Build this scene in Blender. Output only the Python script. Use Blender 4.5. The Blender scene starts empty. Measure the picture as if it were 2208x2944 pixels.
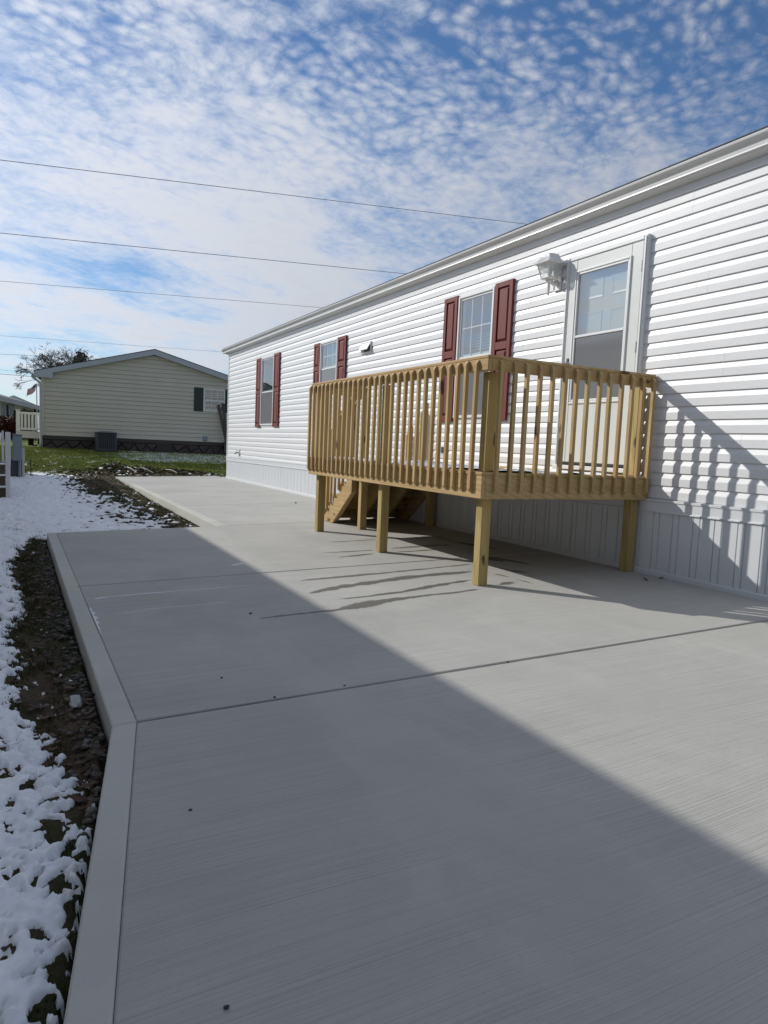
# White manufactured home with a new treated-wood deck beside a concrete drive, patchy snow, late autumn.
# World: wall face is the plane x = 0 (home at x > 0), y runs along the wall away from the camera,
# z is measured from the camera's eye level (slab about 1.03 m below it at the wall).
import bpy, bmesh, math, random
import numpy as np
from mathutils import Matrix, Vector

random.seed(7)
rng = np.random.default_rng(11)
SC = bpy.context.scene
COL = SC.collection

# ------------------------------------------------------------------ camera
CW, CH, CF = 2208, 2944, 2006.945
PP = np.array([1104., 1472.])
EYE = np.array([-5., 0., 0.])


def _rot(v1, v2):
    a = np.array(v1) - PP
    b = np.array(v2) - PP
    dy = np.array([a[0], a[1], CF]); dy /= np.linalg.norm(dy)
    dx = np.array([b[0], b[1], CF]); dx -= (dx @ dy) * dy; dx /= np.linalg.norm(dx)
    dz = np.cross(dx, dy)
    if dz[1] > 0:
        dz = -dz
    return np.array([dx, dy, dz])


RM = _rot((61, 1240), (4970, 1453))        # vanishing points of the wall and of the deck side


def ray(u, v):
    return RM @ np.array([(u - PP[0]) / CF, (v - PP[1]) / CF, 1.])


def on_x(u, v, X):
    d = ray(u, v); return EYE + d * ((X - EYE[0]) / d[0])


def on_y(u, v, Y):
    d = ray(u, v); return EYE + d * (Y / d[1])


def on_z(u, v, Z):
    d = ray(u, v); return EYE + d * (Z / d[2])


def slab_z(x):
    return -1.03 + .027 * x


def on_slab(u, v):
    z = -1.08
    for _ in range(20):
        p = on_z(u, v, z); z = slab_z(p[0])
    return p


cam_d = bpy.data.cameras.new('camera')
cam = bpy.data.objects.new('camera', cam_d)
COL.objects.link(cam)
r, dn, fw = RM[:, 0], RM[:, 1], RM[:, 2]
cam.matrix_world = Matrix(((r[0], -dn[0], -fw[0], EYE[0]), (r[1], -dn[1], -fw[1], EYE[1]), (r[2], -dn[2], -fw[2], EYE[2]), (0, 0, 0, 1)))
cam_d.sensor_fit = 'VERTICAL'
cam_d.sensor_height = 36.0
cam_d.lens = 36.0 * CF / CH
cam_d.clip_start = .05
cam_d.clip_end = 3000
SC.camera = cam

# ------------------------------------------------------------------ sun, sky, exposure
SUN_DIR = Vector((-1., 1.42, .98)).normalized()      # towards the sun
sun_d = bpy.data.lights.new('sun', 'SUN')
sun_d.energy = 3.7
sun_d.angle = math.radians(.55)
sun_d.color = (1., .965, .90)
sun = bpy.data.objects.new('sun', sun_d)
sun.rotation_euler = SUN_DIR.to_track_quat('Z', 'Y').to_euler()
sun.location = (-20, 30, 25)
COL.objects.link(sun)

world = bpy.data.worlds.new('World')
SC.world = world
world.use_nodes = True
SC.view_settings.view_transform = 'Standard'
SC.view_settings.look = 'None'
SC.view_settings.exposure = 0.0
SC.view_settings.gamma = 1.0
SC.view_settings.use_curve_mapping = False
SC.cycles.use_denoising = True
try:
    SC.cycles.denoiser = 'OPENIMAGEDENOISE'
    SC.cycles.denoising_input_passes = 'RGB_ALBEDO_NORMAL'
    SC.cycles.denoising_prefilter = 'ACCURATE'
except Exception:
    pass
SC.cycles.max_bounces = 8
SC.cycles.transparent_max_bounces = 12
SC.cycles.sample_clamp_indirect = 6.0


# ------------------------------------------------------------------ node helpers
class NT:
    """Tiny wrapper: n('ShaderNodeX', attr=..., In=value) with sockets linked when a socket is given."""
    def __init__(s, tree):
        s.t = tree
        tree.nodes.clear()

    def n(s, typ, ins=None, **attrs):
        nd = s.t.nodes.new(typ)
        for k, v in attrs.items():
            setattr(nd, k, v)
        for k, v in (ins or {}).items():
            s.set(nd, k, v)
        return nd

    def set(s, nd, k, v):
        sock = nd.inputs[k]
        if isinstance(v, bpy.types.NodeSocket):
            s.t.links.new(v, sock)
        elif isinstance(v, bpy.types.Node):
            s.t.links.new(v.outputs[0], sock)
        else:
            sock.default_value = v

    def m(s, op, a, b=None, c=None, clamp=False):
        nd = s.n('ShaderNodeMath', operation=op, use_clamp=clamp)
        s.set(nd, 0, a)
        if b is not None: s.set(nd, 1, b)
        if c is not None: s.set(nd, 2, c)
        return nd.outputs[0]

    def vm(s, op, a, b=None, scale=None):
        nd = s.n('ShaderNodeVectorMath', operation=op)
        s.set(nd, 0, a)
        if b is not None: s.set(nd, 1, b)
        if scale is not None: s.set(nd, 3, scale)
        return nd.outputs['Value'] if op in ('DOT_PRODUCT', 'LENGTH', 'DISTANCE') else nd.outputs[0]

    def noise(s, vec, scale, detail=3, rough=.5, dist=0., col=False):
        nd = s.n('ShaderNodeTexNoise', {'Vector': vec, 'Scale': scale, 'Detail': detail, 'Roughness': rough, 'Distortion': dist})
        return nd.outputs['Color' if col else 0]

    def ss(s, v, lo, hi, a=0., b=1.):
        nd = s.n('ShaderNodeMapRange', {'Value': v, 'From Min': lo, 'From Max': hi, 'To Min': a, 'To Max': b}, interpolation_type='SMOOTHSTEP')
        return nd.outputs[0]

    def lin(s, v, lo, hi, a=0., b=1.):
        nd = s.n('ShaderNodeMapRange', {'Value': v, 'From Min': lo, 'From Max': hi, 'To Min': a, 'To Max': b})
        return nd.outputs[0]

    def mix(s, f, a, b, mode='MIX'):
        nd = s.n('ShaderNodeMix', data_type='RGBA', blend_type=mode)
        for i, v in ((0, f), (6, a), (7, b)):
            sock = nd.inputs[i]
            if isinstance(v, bpy.types.NodeSocket):
                s.t.links.new(v, sock)
            else:
                sock.default_value = (*v, 1) if (i and len(v) == 3) else v
        return nd.outputs[2]

    def mapv(s, vec, scale=(1, 1, 1), loc=(0, 0, 0), rot=(0, 0, 0)):
        return s.n('ShaderNodeMapping', {'Vector': vec, 'Scale': scale, 'Location': loc, 'Rotation': rot}).outputs[0]

    def bump(s, h, strength=.3, dist=.005):
        return s.n('ShaderNodeBump', {'Height': h, 'Strength': strength, 'Distance': dist}).outputs[0]


def material(name):
    m = bpy.data.materials.new(name)
    m.use_nodes = True
    g = NT(m.node_tree)
    p = g.n('ShaderNodeBsdfPrincipled')
    o = g.n('ShaderNodeOutputMaterial', {'Surface': p})
    return m, g, p, o


def wpos(g):
    return g.n('ShaderNodeNewGeometry').outputs['Position']


def opos(g, rand=True):
    v = g.n('ShaderNodeTexCoord').outputs['Object']
    if rand:
        rnd = g.n('ShaderNodeObjectInfo').outputs['Random']
        v = g.vm('ADD', v, g.vm('SCALE', (37., 53., 71.), scale=rnd))
    return v


# ------------------------------------------------------------------ sky with altocumulus
g = NT(world.node_tree)
sky = g.n('ShaderNodeTexSky', sky_type='NISHITA', sun_disc=False)
sky.sun_elevation = math.asin(SUN_DIR.z)
sky.sun_rotation = math.atan2(SUN_DIR.x, SUN_DIR.y)
sky.altitude = 200
sky.air_density = 1.0
sky.dust_density = .6
sky.ozone_density = 1.6
dirv = g.n('ShaderNodeTexCoord').outputs['Generated']
sep = g.n('ShaderNodeSeparateXYZ', {'Vector': dirv})
elev = g.m('MAXIMUM', sep.outputs[2], .0)
zz = g.m('ADD', elev, .13)
px = g.m('DIVIDE', sep.outputs[0], zz)
py = g.m('DIVIDE', sep.outputs[1], zz)
pv = g.n('ShaderNodeCombineXYZ', {0: px, 1: py, 2: 0.}).outputs[0]
pv = g.mapv(pv, rot=(0, 0, math.radians(-28)))
warp = g.noise(pv, 3.0, 3, col=True)
pw = g.vm('ADD', pv, g.vm('SCALE', g.vm('SUBTRACT', warp, (.5, .5, .5)), scale=.11))
big = g.noise(g.mapv(pv, scale=(.75, 1.15, 1), loc=(9.6, 4.4, 2.0)), 1.0, 5, .55, .25)
mid = g.noise(g.mapv(pw, scale=(.8, 1.3, 1), loc=(1.7, .3, 4.)), 4.6, 6, .62, .3)
cell = g.n('ShaderNodeTexVoronoi', {'Vector': g.mapv(pw, scale=(1., 1.25, 1)), 'Scale': 27., 'Smoothness': .35, 'Randomness': 1.}, feature='SMOOTH_F1').outputs[0]
cell2 = g.n('ShaderNodeTexVoronoi', {'Vector': g.mapv(pw, scale=(1.2, 1., 1), loc=(2.3, 5.1, 0.)), 'Scale': 13., 'Smoothness': .4, 'Randomness': 1.}, feature='SMOOTH_F1').outputs[0]
vary = g.ss(g.noise(g.mapv(pv, loc=(8., 3., 1.)), 2.6, 3), .40, .60)
cell = g.m('ADD', g.m('MULTIPLY', cell, g.m('SUBTRACT', 1., vary)), g.m('MULTIPLY', cell2, vary))
fine = g.noise(pw, 30., 7, .68, .3)
cellw = g.ss(elev, .18, .62, .08, .95)           # cells resolve overhead, merge into sheets near the horizon
dens = g.m('MULTIPLY', g.m('SUBTRACT', big, .5), 2.3)
dens = g.m('ADD', dens, g.m('MULTIPLY', g.m('SUBTRACT', mid, .5), g.ss(elev, .1, .45, 1.7, .95)))
dens = g.m('ADD', dens, g.m('MULTIPLY', g.m('SUBTRACT', .40, cell), cellw))
dens = g.m('ADD', dens, g.m('MULTIPLY', g.m('SUBTRACT', fine, .5), g.ss(elev, .1, .5, .42, .95)))
dens = g.m('ADD', dens, g.ss(elev, .0, .5, .80, .60))
cover = g.ss(dens, -.05, 1.05)
sdot = g.m('MAXIMUM', g.vm('DOT_PRODUCT', dirv, tuple(SUN_DIR)), 0.)
glow = g.m('MULTIPLY_ADD', g.m('POWER', sdot, 1.6), 4.3, 3.8)
body = g.ss(dens, .25, 1.4, 1.08, .92)
crad = g.m('MULTIPLY', glow, body)
ccol = g.n('ShaderNodeCombineXYZ', {0: g.m('MULTIPLY', crad, .935), 1: g.m('MULTIPLY', crad, .975), 2: g.m('MULTIPLY', crad, 1.06)}).outputs[0]
blue = g.mix(1., sky.outputs[0], (.47, .66, .86), 'MULTIPLY')
skycol = g.mix(g.m('MULTIPLY', cover, .95), blue, ccol)
bg = g.n('ShaderNodeBackground', {'Color': skycol, 'Strength': .125})
g.n('ShaderNodeOutputWorld', {'Surface': bg})

# ------------------------------------------------------------------ object helpers
WLOC = {}


def tag(o, label=None, cat=None, group=None, kind=None):
    if label: o['label'] = label
    if cat: o['category'] = cat
    if group: o['group'] = group
    if kind: o['kind'] = kind
    return o


def link(o, parent, loc):
    COL.objects.link(o)
    loc = Vector(loc)
    if parent is not None:
        o.parent = parent
        o.location = loc - WLOC[parent]
    else:
        o.location = loc
    WLOC[o] = loc
    return o


def thing(name, label, cat, loc, group=None):
    o = bpy.data.objects.new(name, None)
    o.empty_display_size = .1
    link(o, None, loc)
    return tag(o, label, cat, group)


def set_mats(me, mat):
    for m in (mat if isinstance(mat, (list, tuple)) else [mat]):
        me.materials.append(m)


def mesh(verts, faces, mat, smooth=False, midx=None):
    me = bpy.data.meshes.new('m')
    me.from_pydata([tuple(map(float, v)) for v in verts], [], faces)
    set_mats(me, mat)
    if midx is not None:
        me.polygons.foreach_set('material_index', midx)
    if smooth:
        me.polygons.foreach_set('use_smooth', [True] * len(me.polygons))
    me.update()
    return me


def put(name, me, parent, loc):
    return link(bpy.data.objects.new(name, me), parent, loc)


def world_mesh(name, verts, faces, mat, parent=None, smooth=False, loc=None, midx=None):
    """verts given in world coordinates; origin at their centre base."""
    v = np.asarray(verts, float)
    if loc is None:
        loc = ((v[:, 0].min() + v[:, 0].max()) / 2, (v[:, 1].min() + v[:, 1].max()) / 2, v[:, 2].min())
    return put(name, mesh(v - np.array(loc), faces, mat, smooth, midx), parent, loc)


def chamfer_box(sx, sy, sz, b):
    """verts, faces of a box centred on the origin with chamfered edges."""
    hx, hy, hz = sx / 2, sy / 2, sz / 2
    b = min(b, hx * .9, hy * .9, hz * .9)
    if b <= 0:
        v = [(x, y, z) for x in (-hx, hx) for y in (-hy, hy) for z in (-hz, hz)]
        f = [(0, 1, 3, 2), (4, 6, 7, 5), (0, 4, 5, 1), (2, 3, 7, 6), (0, 2, 6, 4), (1, 5, 7, 3)]
        return v, f
    v, idx = [], {}
    for sxn in (-1, 1):
        for syn in (-1, 1):
            for szn in (-1, 1):
                for ax in range(3):
                    c = [sxn * (hx - b), syn * (hy - b), szn * (hz - b)]
                    c[ax] += (sxn, syn, szn)[ax] * b
                    idx[(sxn, syn, szn, ax)] = len(v)
                    v.append(tuple(c))
    f = []
    S = (-1, 1)
    for ax in range(3):
        o1, o2 = [(1, 2), (2, 0), (0, 1)][ax]
        for s in S:
            loop = []
            for a, c in ((-1, -1), (1, -1), (1, 1), (-1, 1)):
                k = [0, 0, 0]; k[ax] = s; k[o1] = a; k[o2] = c
                loop.append(idx[(*k, ax)])
            f.append(tuple(loop if s > 0 else loop[::-1]))
    for ax in range(3):
        o1, o2 = [(1, 2), (2, 0), (0, 1)][ax]
        for a in S:
            for c in S:
                k0 = [0, 0, 0]; k1 = [0, 0, 0]
                k0[ax] = -1; k1[ax] = 1
                for k in (k0, k1):
                    k[o1] = a; k[o2] = c
                q = [idx[(*k0, o1)], idx[(*k1, o1)], idx[(*k1, o2)], idx[(*k0, o2)]]
                f.append(tuple(q if a * c > 0 else q[::-1]))
    for a in S:
        for b_ in S:
            for c in S:
                t = [idx[(a, b_, c, 0)], idx[(a, b_, c, 1)], idx[(a, b_, c, 2)]]
                f.append(tuple(t if a * b_ * c > 0 else t[::-1]))
    return v, f


def box(name, x0, x1, y0, y1, z0, z1, mat, parent=None, b=.003):
    v, f = chamfer_box(x1 - x0, y1 - y0, z1 - z0, b)
    return put(name, mesh(v, f, mat), parent, ((x0 + x1) / 2, (y0 + y1) / 2, (z0 + z1) / 2))


class MB:
    """collects several simple shapes into one mesh object"""
    def __init__(s):
        s.v, s.f, s.mi = [], [], []

    def add(s, v, f, mi=0):
        o = len(s.v)
        s.v += [tuple(map(float, p)) for p in v]
        s.f += [tuple(i + o for i in q) for q in f]
        s.mi += [mi] * len(f)
        return s

    def box(s, x0, x1, y0, y1, z0, z1, b=0., mi=0):
        v, f = chamfer_box(x1 - x0, y1 - y0, z1 - z0, b)
        c = ((x0 + x1) / 2, (y0 + y1) / 2, (z0 + z1) / 2)
        return s.add([(p[0] + c[0], p[1] + c[1], p[2] + c[2]) for p in v], f, mi)

    def tube(s, pts, rad, n=8, cap=True, mi=0):
        pts = [Vector(p) for p in pts]
        if not isinstance(rad, (list, tuple)):
            rad = [rad] * len(pts)
        rings = []
        for i, p in enumerate(pts):
            t = (pts[min(i + 1, len(pts) - 1)] - pts[max(i - 1, 0)]).normalized()
            u = t.cross(Vector((0, 0, 1)) if abs(t.z) < .9 else Vector((1, 0, 0))).normalized()
            w = t.cross(u)
            rings.append([p + (u * math.cos(2 * math.pi * k / n) + w * math.sin(2 * math.pi * k / n)) * rad[i] for k in range(n)])
        v = [q for rg in rings for q in rg]
        f = []
        for i in range(len(pts) - 1):
            for k in range(n):
                a, b_ = i * n + k, i * n + (k + 1) % n
                f.append((a, b_, b_ + n, a + n))
        if cap:
            f.append(tuple(range(n - 1, -1, -1)))
            f.append(tuple((len(pts) - 1) * n + k for k in range(n)))
        return s.add(v, f, mi)

    def prism_y(s, poly, y0, y1, mi=0):
        n = len(poly)
        v = [(x, y0, z) for x, z in poly] + [(x, y1, z) for x, z in poly]
        f = [tuple(range(n)), tuple(range(2 * n - 1, n - 1, -1))]
        f += [(i, i + n, (i + 1) % n + n, (i + 1) % n) for i in range(n)]
        return s.add(v, f, mi)

    def prism_x(s, poly, x0, x1, mi=0):
        n = len(poly)
        v = [(x0, y, z) for y, z in poly] + [(x1, y, z) for y, z in poly]
        f = [tuple(range(n)), tuple(range(2 * n - 1, n - 1, -1))]
        f += [(i, i + n, (i + 1) % n + n, (i + 1) % n) for i in range(n)]
        return s.add(v, f, mi)

    def build(s, name, mat, parent=None, smooth=False, fix=True):
        v = np.array(s.v)
        loc = ((v[:, 0].min() + v[:, 0].max()) / 2, (v[:, 1].min() + v[:, 1].max()) / 2, v[:, 2].min())
        me = mesh(v - np.array(loc), s.f, mat, smooth, s.mi)
        if fix:
            bm = bmesh.new(); bm.from_mesh(me)
            bmesh.ops.recalc_face_normals(bm, faces=bm.faces)
            bm.to_mesh(me); bm.free()
        return put(name, me, parent, loc)


def clip_poly(poly, axis, lim, keep_ge):
    out = []
    for i in range(len(poly)):
        a, b = poly[i], poly[(i + 1) % len(poly)]
        ia = (a[axis] >= lim) if keep_ge else (a[axis] <= lim)
        ib = (b[axis] >= lim) if keep_ge else (b[axis] <= lim)
        if ia:
            out.append(a)
        if ia != ib:
            t = (lim - a[axis]) / (b[axis] - a[axis])
            out.append((a[0] + t * (b[0] - a[0]), a[1] + t * (b[1] - a[1])))
    return out


# ------------------------------------------------------------------ numpy noise
_perm = rng.permutation(512)


def _h(ix, iy):
    return _perm[(_perm[ix & 511] + iy) & 511]


_ang = rng.random(512) * 2 * np.pi
_gx, _gy = np.cos(_ang), np.sin(_ang)


def perlin(x, y):
    xi, yi = np.floor(x).astype(int), np.floor(y).astype(int)
    xf, yf = x - xi, y - yi
    u = xf ** 3 * (xf * (xf * 6 - 15) + 10)
    v = yf ** 3 * (yf * (yf * 6 - 15) + 10)

    def gr(dx, dy):
        k = _h(xi + dx, yi + dy)
        return _gx[k] * (xf - dx) + _gy[k] * (yf - dy)
    a = gr(0, 0) + u * (gr(1, 0) - gr(0, 0))
    b = gr(0, 1) + u * (gr(1, 1) - gr(0, 1))
    return (a + v * (b - a)) * 1.4


def fbm(x, y, oct=4, gain=.5):
    t, amp, fr = 0, 1., 1.
    for _ in range(oct):
        t = t + amp * perlin(x * fr + 17.3 * fr, y * fr - 9.1 * fr)
        amp *= gain; fr *= 2.03
    return t


def smooth(a, lo, hi):
    t = np.clip((a - lo) / (hi - lo), 0, 1)
    return t * t * (3 - 2 * t)


def grid_mesh(name, xs, ys, zf, mat, smooth_=True, keep=None, parent=None):
    X, Y = np.meshgrid(xs, ys)
    Z = zf(X, Y)
    nx, ny = len(xs), len(ys)
    V = np.stack([X, Y, Z], -1).reshape(-1, 3)
    i = np.arange(ny - 1)[:, None] * nx + np.arange(nx - 1)[None, :]
    F = np.stack([i, i + 1, i + 1 + nx, i + nx], -1).reshape(-1, 4)
    if keep is not None:
        K = keep(X, Y, Z).reshape(-1)
        F = F[K[F].any(1)]
        used = np.unique(F)
        remap = -np.ones(len(V), int); remap[used] = np.arange(len(used))
        V = V[used]; F = remap[F]
    me = bpy.data.meshes.new(name)
    me.vertices.add(len(V)); me.vertices.foreach_set('co', V.ravel())
    me.loops.add(F.size); me.loops.foreach_set('vertex_index', F.ravel().astype(np.int32))
    me.polygons.add(len(F)); me.polygons.foreach_set('loop_start', np.arange(0, F.size, 4, dtype=np.int32))
    me.polygons.foreach_set('use_smooth', np.full(len(F), smooth_))
    me.update(calc_edges=True)
    me.materials.append(mat)
    return put(name, me, parent, (0, 0, 0))


def tri_mesh(name, V, F, mat, cols=None, parent=None, smooth_=False):
    """V (n,3), F (m,k) with constant k; optional per-vertex grey 'tone' attribute"""
    k = F.shape[1]
    me = bpy.data.meshes.new(name)
    me.vertices.add(len(V)); me.vertices.foreach_set('co', np.ascontiguousarray(V, dtype=np.float32).ravel())
    me.loops.add(F.size); me.loops.foreach_set('vertex_index', F.ravel().astype(np.int32))
    me.polygons.add(len(F)); me.polygons.foreach_set('loop_start', np.arange(0, F.size, k, dtype=np.int32))
    me.polygons.foreach_set('use_smooth', np.full(len(F), smooth_))
    me.update(calc_edges=True)
    if cols is not None:
        at = me.attributes.new('tone', 'FLOAT', 'POINT')
        at.data.foreach_set('value', np.asarray(cols, np.float32))
    me.materials.append(mat)
    return put(name, me, parent, (0, 0, 0))


# ------------------------------------------------------------------ materials
def simple(name, col, rough=.6, var=.06, scale=6., bump=0., bscale=60., metal=0., spec=.5, rand=0.):
    m, g, p, o = material(name)
    v = opos(g)
    n = g.noise(v, scale, 4, .6)
    c = g.mix(g.lin(n, .25, .75), tuple(x * (1 - var) for x in col), tuple(min(1, x * (1 + var)) for x in col))
    if rand:
        rnd = g.n('ShaderNodeObjectInfo').outputs['Random']
        c = g.mix(1., c, g.n('ShaderNodeCombineXYZ', {i: g.lin(rnd, 0, 1, 1 - rand, 1 + rand) for i in range(3)}).outputs[0], 'MULTIPLY')
    g.set(p, 'Base Color', c)
    g.set(p, 'Roughness', g.lin(n, .2, .8, max(0, rough - .07), min(1, rough + .07)))
    p.inputs['Metallic'].default_value = metal
    p.inputs['Specular IOR Level'].default_value = spec
    if bump:
        g.set(p, 'Normal', g.bump(g.noise(v, bscale, 3, .6), bump, .002))
    return m


def siding_mat(name, col, rough=.42, dirt=.03):
    m, g, p, o = material(name)
    w = wpos(g)
    grain = g.noise(g.mapv(w, scale=(1, 6, 180)), 1., 4, .6, .6)
    blot = g.noise(g.mapv(w, scale=(1, .5, .8)), 1.6, 4, .6)
    c = g.mix(g.lin(blot, .3, .7), tuple(x * (1 - dirt) for x in col), col)
    c = g.mix(g.m('MULTIPLY', g.ss(grain, .55, .8), .12), c, tuple(x * .86 for x in col))
    g.set(p, 'Base Color', c)
    g.set(p, 'Roughness', g.lin(grain, .2, .8, rough - .06, rough + .10))
    oil = g.noise(g.mapv(w, scale=(1, 1.6, 5.)), 1.3, 2)
    g.set(p, 'Normal', g.bump(g.m('ADD', g.m('MULTIPLY', oil, 4.), g.m('MULTIPLY', grain, .12)), .22, .003))
    return m


M = {}
M['siding'] = siding_mat('white vinyl siding', (.71, .72, .73))
M['skirt'] = siding_mat('white vinyl skirting', (.66, .68, .70), .38)
M['trim'] = simple('white trim', (.74, .75, .75), .38, .02, 3.)
M['gutter'] = simple('white aluminium gutter', (.66, .66, .645), .33, .03, 2.)
M['doorskin'] = simple('storm door skin', (.66, .68, .655), .34, .015, 3.)
M['beige'] = siding_mat('beige vinyl siding', (.555, .53, .44), .55, .06)
M['cream'] = simple('cream trim', (.62, .58, .47), .5, .03)
M['fascia'] = simple('grey blue fascia', (.40, .44, .47), .5, .05)
M['shutter_red'] = None
M['dark_trim'] = simple('dark brown trim', (.045, .036, .034), .6, .15)
M['mortar_shade'] = simple('dark mortar and shade backing', (.014, .012, .012), .9, .2)  # mortar colour; also painted shade behind beige siding gaps and in the carport
M['stone'] = simple('brown faux stone', (.058, .044, .04), .8, .35, 14., .5, 60., rand=.3)
M['green_shutter'] = simple('dark green shutter', (.012, .028, .02), .55, .1)
M['ac'] = simple('charcoal painted metal', (.05, .055, .066), .45, .1)
M['coil_room_dark'] = simple('black coil and dark room', (.012, .012, .014), .7, .1)  # coil colour; also paints unlit rooms at the far windows
M['utility'] = simple('grey blue utility enclosure', (.20, .25, .29), .45, .06)
M['white_post'] = simple('white vinyl post', (.62, .60, .62), .5, .05)
M['brown_step'] = simple('weathered brown step', (.085, .066, .048), .75, .25, 9., .3, 50.)
M['dark'] = simple('dark interior paint', (.16, .155, .15), .9, .1)
M['interior'] = simple('interior drywall', (.42, .41, .39), .9, .05)
M['curtain'] = simple('pale curtain', (.62, .60, .50), .9, .15, 12.)
M['blind'] = simple('white mini blind', (.62, .63, .64), .6, .05)
M['entry'] = simple('white entry door', (.55, .56, .56), .4, .02)
M['hinge'] = simple('dark hinge', (.12, .12, .12), .4, .1, metal=.6)
M['lamp_white'] = simple('white lantern plastic', (.80, .80, .79), .35, .02)
M['black'] = simple('black metal', (.015, .015, .016), .5, .2)
M['bark'] = simple('grey bark', (.075, .062, .054), .9, .25, 8.)
M['wire'] = simple('wire', (.20, .205, .22), .6, .1)
M['snow_slab'] = simple('pale rock', (.42, .43, .44), .7, .04, 20., .4, 90.)


def shutter_mat():
    m, g, p, o = material('burgundy shutter plastic')
    v = opos(g)
    gr = g.noise(g.mapv(v, scale=(30, 40, 2.2)), 1., 4, .6, 1.6)
    w = g.n('ShaderNodeTexWave', {'Vector': g.mapv(v, scale=(8, 12, .9)), 'Scale': 2.2, 'Distortion': 7., 'Detail': 3., 'Detail Scale': 1.2}, wave_type='RINGS').outputs[1]
    h = g.m('ADD', g.m('MULTIPLY', gr, .6), g.m('MULTIPLY', w, .4))
    g.set(p, 'Base Color', g.mix(g.lin(h, .3, .7), (.128, .022, .018), (.180, .036, .029)))
    p.inputs['Roughness'].default_value = .6
    p.inputs['Specular IOR Level'].default_value = .3
    g.set(p, 'Normal', g.bump(h, .35, .002))
    return m


M['shutter_red'] = shutter_mat()


def wood_mat(axis, name, tint=(1, 1, 1)):
    m, g, p, o = material(name)
    v = opos(g)
    rnd = g.n('ShaderNodeObjectInfo').outputs['Random']
    lo, hi = 1.3, 26.
    sc = [hi, hi, hi]; sc[axis] = lo
    sc2 = [60., 60., 60.]; sc2[axis] = 2.2
    n1 = g.noise(g.mapv(v, scale=tuple(sc)), 1., 4, .55, .7)
    n2 = g.noise(g.mapv(v, scale=tuple(sc2)), 1.6, 3, .6, .2)
    wsc = [9., 9., 9.]; wsc[axis] = .7
    rings = g.n('ShaderNodeTexWave', {'Vector': g.mapv(v, scale=tuple(wsc), rot=(.3, .2, .1)), 'Scale': 3.4, 'Distortion': 5.5, 'Detail': 2.5, 'Detail Scale': .9}).outputs[1]
    ksc = [5.2, 5.2, 5.2]; ksc[axis] = 2.0
    kd = g.n('ShaderNodeTexVoronoi', {'Vector': g.vm('ADD', g.mapv(v, scale=tuple(ksc)), g.vm('SCALE', g.noise(v, 9., 2, col=True), scale=.22)), 'Scale': 1.}).outputs[0]
    knot = g.ss(kd, .15, .07)
    base = g.mix(rnd, (.475, .330, .148), (.565, .415, .215))
    rnd2 = g.m('FRACT', g.m('MULTIPLY', rnd, 17.31))
    base = g.mix(g.m('MULTIPLY', g.ss(rnd2, .6, 1.), .6), base, (.42, .36, .185))
    rnd3 = g.m('FRACT', g.m('MULTIPLY', rnd, 7.77))
    base = g.mix(g.m('MULTIPLY', g.ss(rnd3, .55, 1.), .75), base, (.43, .265, .115))
    c = g.mix(g.m('MULTIPLY', g.ss(rings, .40, .95), .58), base, (.37, .245, .090))
    c = g.mix(g.m('MULTIPLY', g.lin(n1, .40, .75), .62), c, (.30, .20, .082))
    c = g.mix(g.m('MULTIPLY', g.ss(n2, .56, .8), .35), c, (.22, .15, .06))
    c = g.mix(g.m('MULTIPLY', knot, .9), c, (.055, .032, .016))
    c = g.mix(1., c, tint, 'MULTIPLY')
    g.set(p, 'Base Color', c)
    g.set(p, 'Roughness', g.lin(n1, .2, .8, .58, .78))
    p.inputs['Specular IOR Level'].default_value = .3
    g.set(p, 'Normal', g.bump(g.m('ADD', g.m('ADD', n1, g.m('MULTIPLY', n2, .5)), g.m('MULTIPLY', knot, .4)), .3, .002))
    return m


WOOD = [wood_mat(i, 'treated pine grain ' + 'xyz'[i]) for i in range(3)]
WOODG = [wood_mat(i, 'green treated post grain ' + 'xyz'[i], (.86, .91, .78)) for i in range(3)]
M['screw'] = simple('dark screw head', (.05, .045, .03), .5, .1)


def glass_mat(name, tint, ior=1.75, rough=.0, wob=.0, wsc=1., milk=0., milkc=(.3, .32, .33)):
    m = bpy.data.materials.new(name)
    m.use_nodes = True
    g = NT(m.node_tree)
    fr = g.n('ShaderNodeFresnel', {'IOR': ior})
    tr = g.n('ShaderNodeBsdfTransparent', {'Color': (*tint, 1)})
    gl = g.n('ShaderNodeBsdfGlossy', {'Color': (.95, .97, 1., 1), 'Roughness': rough})
    if wob:
        w = wpos(g)
        bn = g.bump(g.noise(g.mapv(w, scale=(1.2, 1.2, 3.)), wsc, 2, .5), wob, .02)
        g.set(gl, 'Normal', bn)
    sh = tr.outputs[0]
    if milk:
        df = g.n('ShaderNodeBsdfDiffuse', {'Color': (*milkc, 1)})
        sh = g.n('ShaderNodeMixShader', {0: milk, 1: sh, 2: df}).outputs[0]
    bf = g.n('ShaderNodeNewGeometry').outputs['Backfacing']
    fac = g.m('MULTIPLY', fr.outputs[0], g.m('SUBTRACT', 1., bf))
    mx = g.n('ShaderNodeMixShader', {0: fac, 1: sh, 2: gl})
    g.n('ShaderNodeOutputMaterial', {'Surface': mx})
    return m


M['glass'] = glass_mat('window glass', (.86, .89, .88), 3.4, .0, .10, .7)
M['glass_far'] = glass_mat('far window glass', (.85, .88, .88), 2.2)
M['screen'] = glass_mat('insect screen glass', (.62, .64, .66), 1.5, .06, 0., 1., .50, (.33, .34, .355))
M['lamp_glass'] = glass_mat('pebbled lantern glass', (.90, .92, .91), 1.7, .08, .9, 60., .45, (.8, .82, .82))


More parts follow.
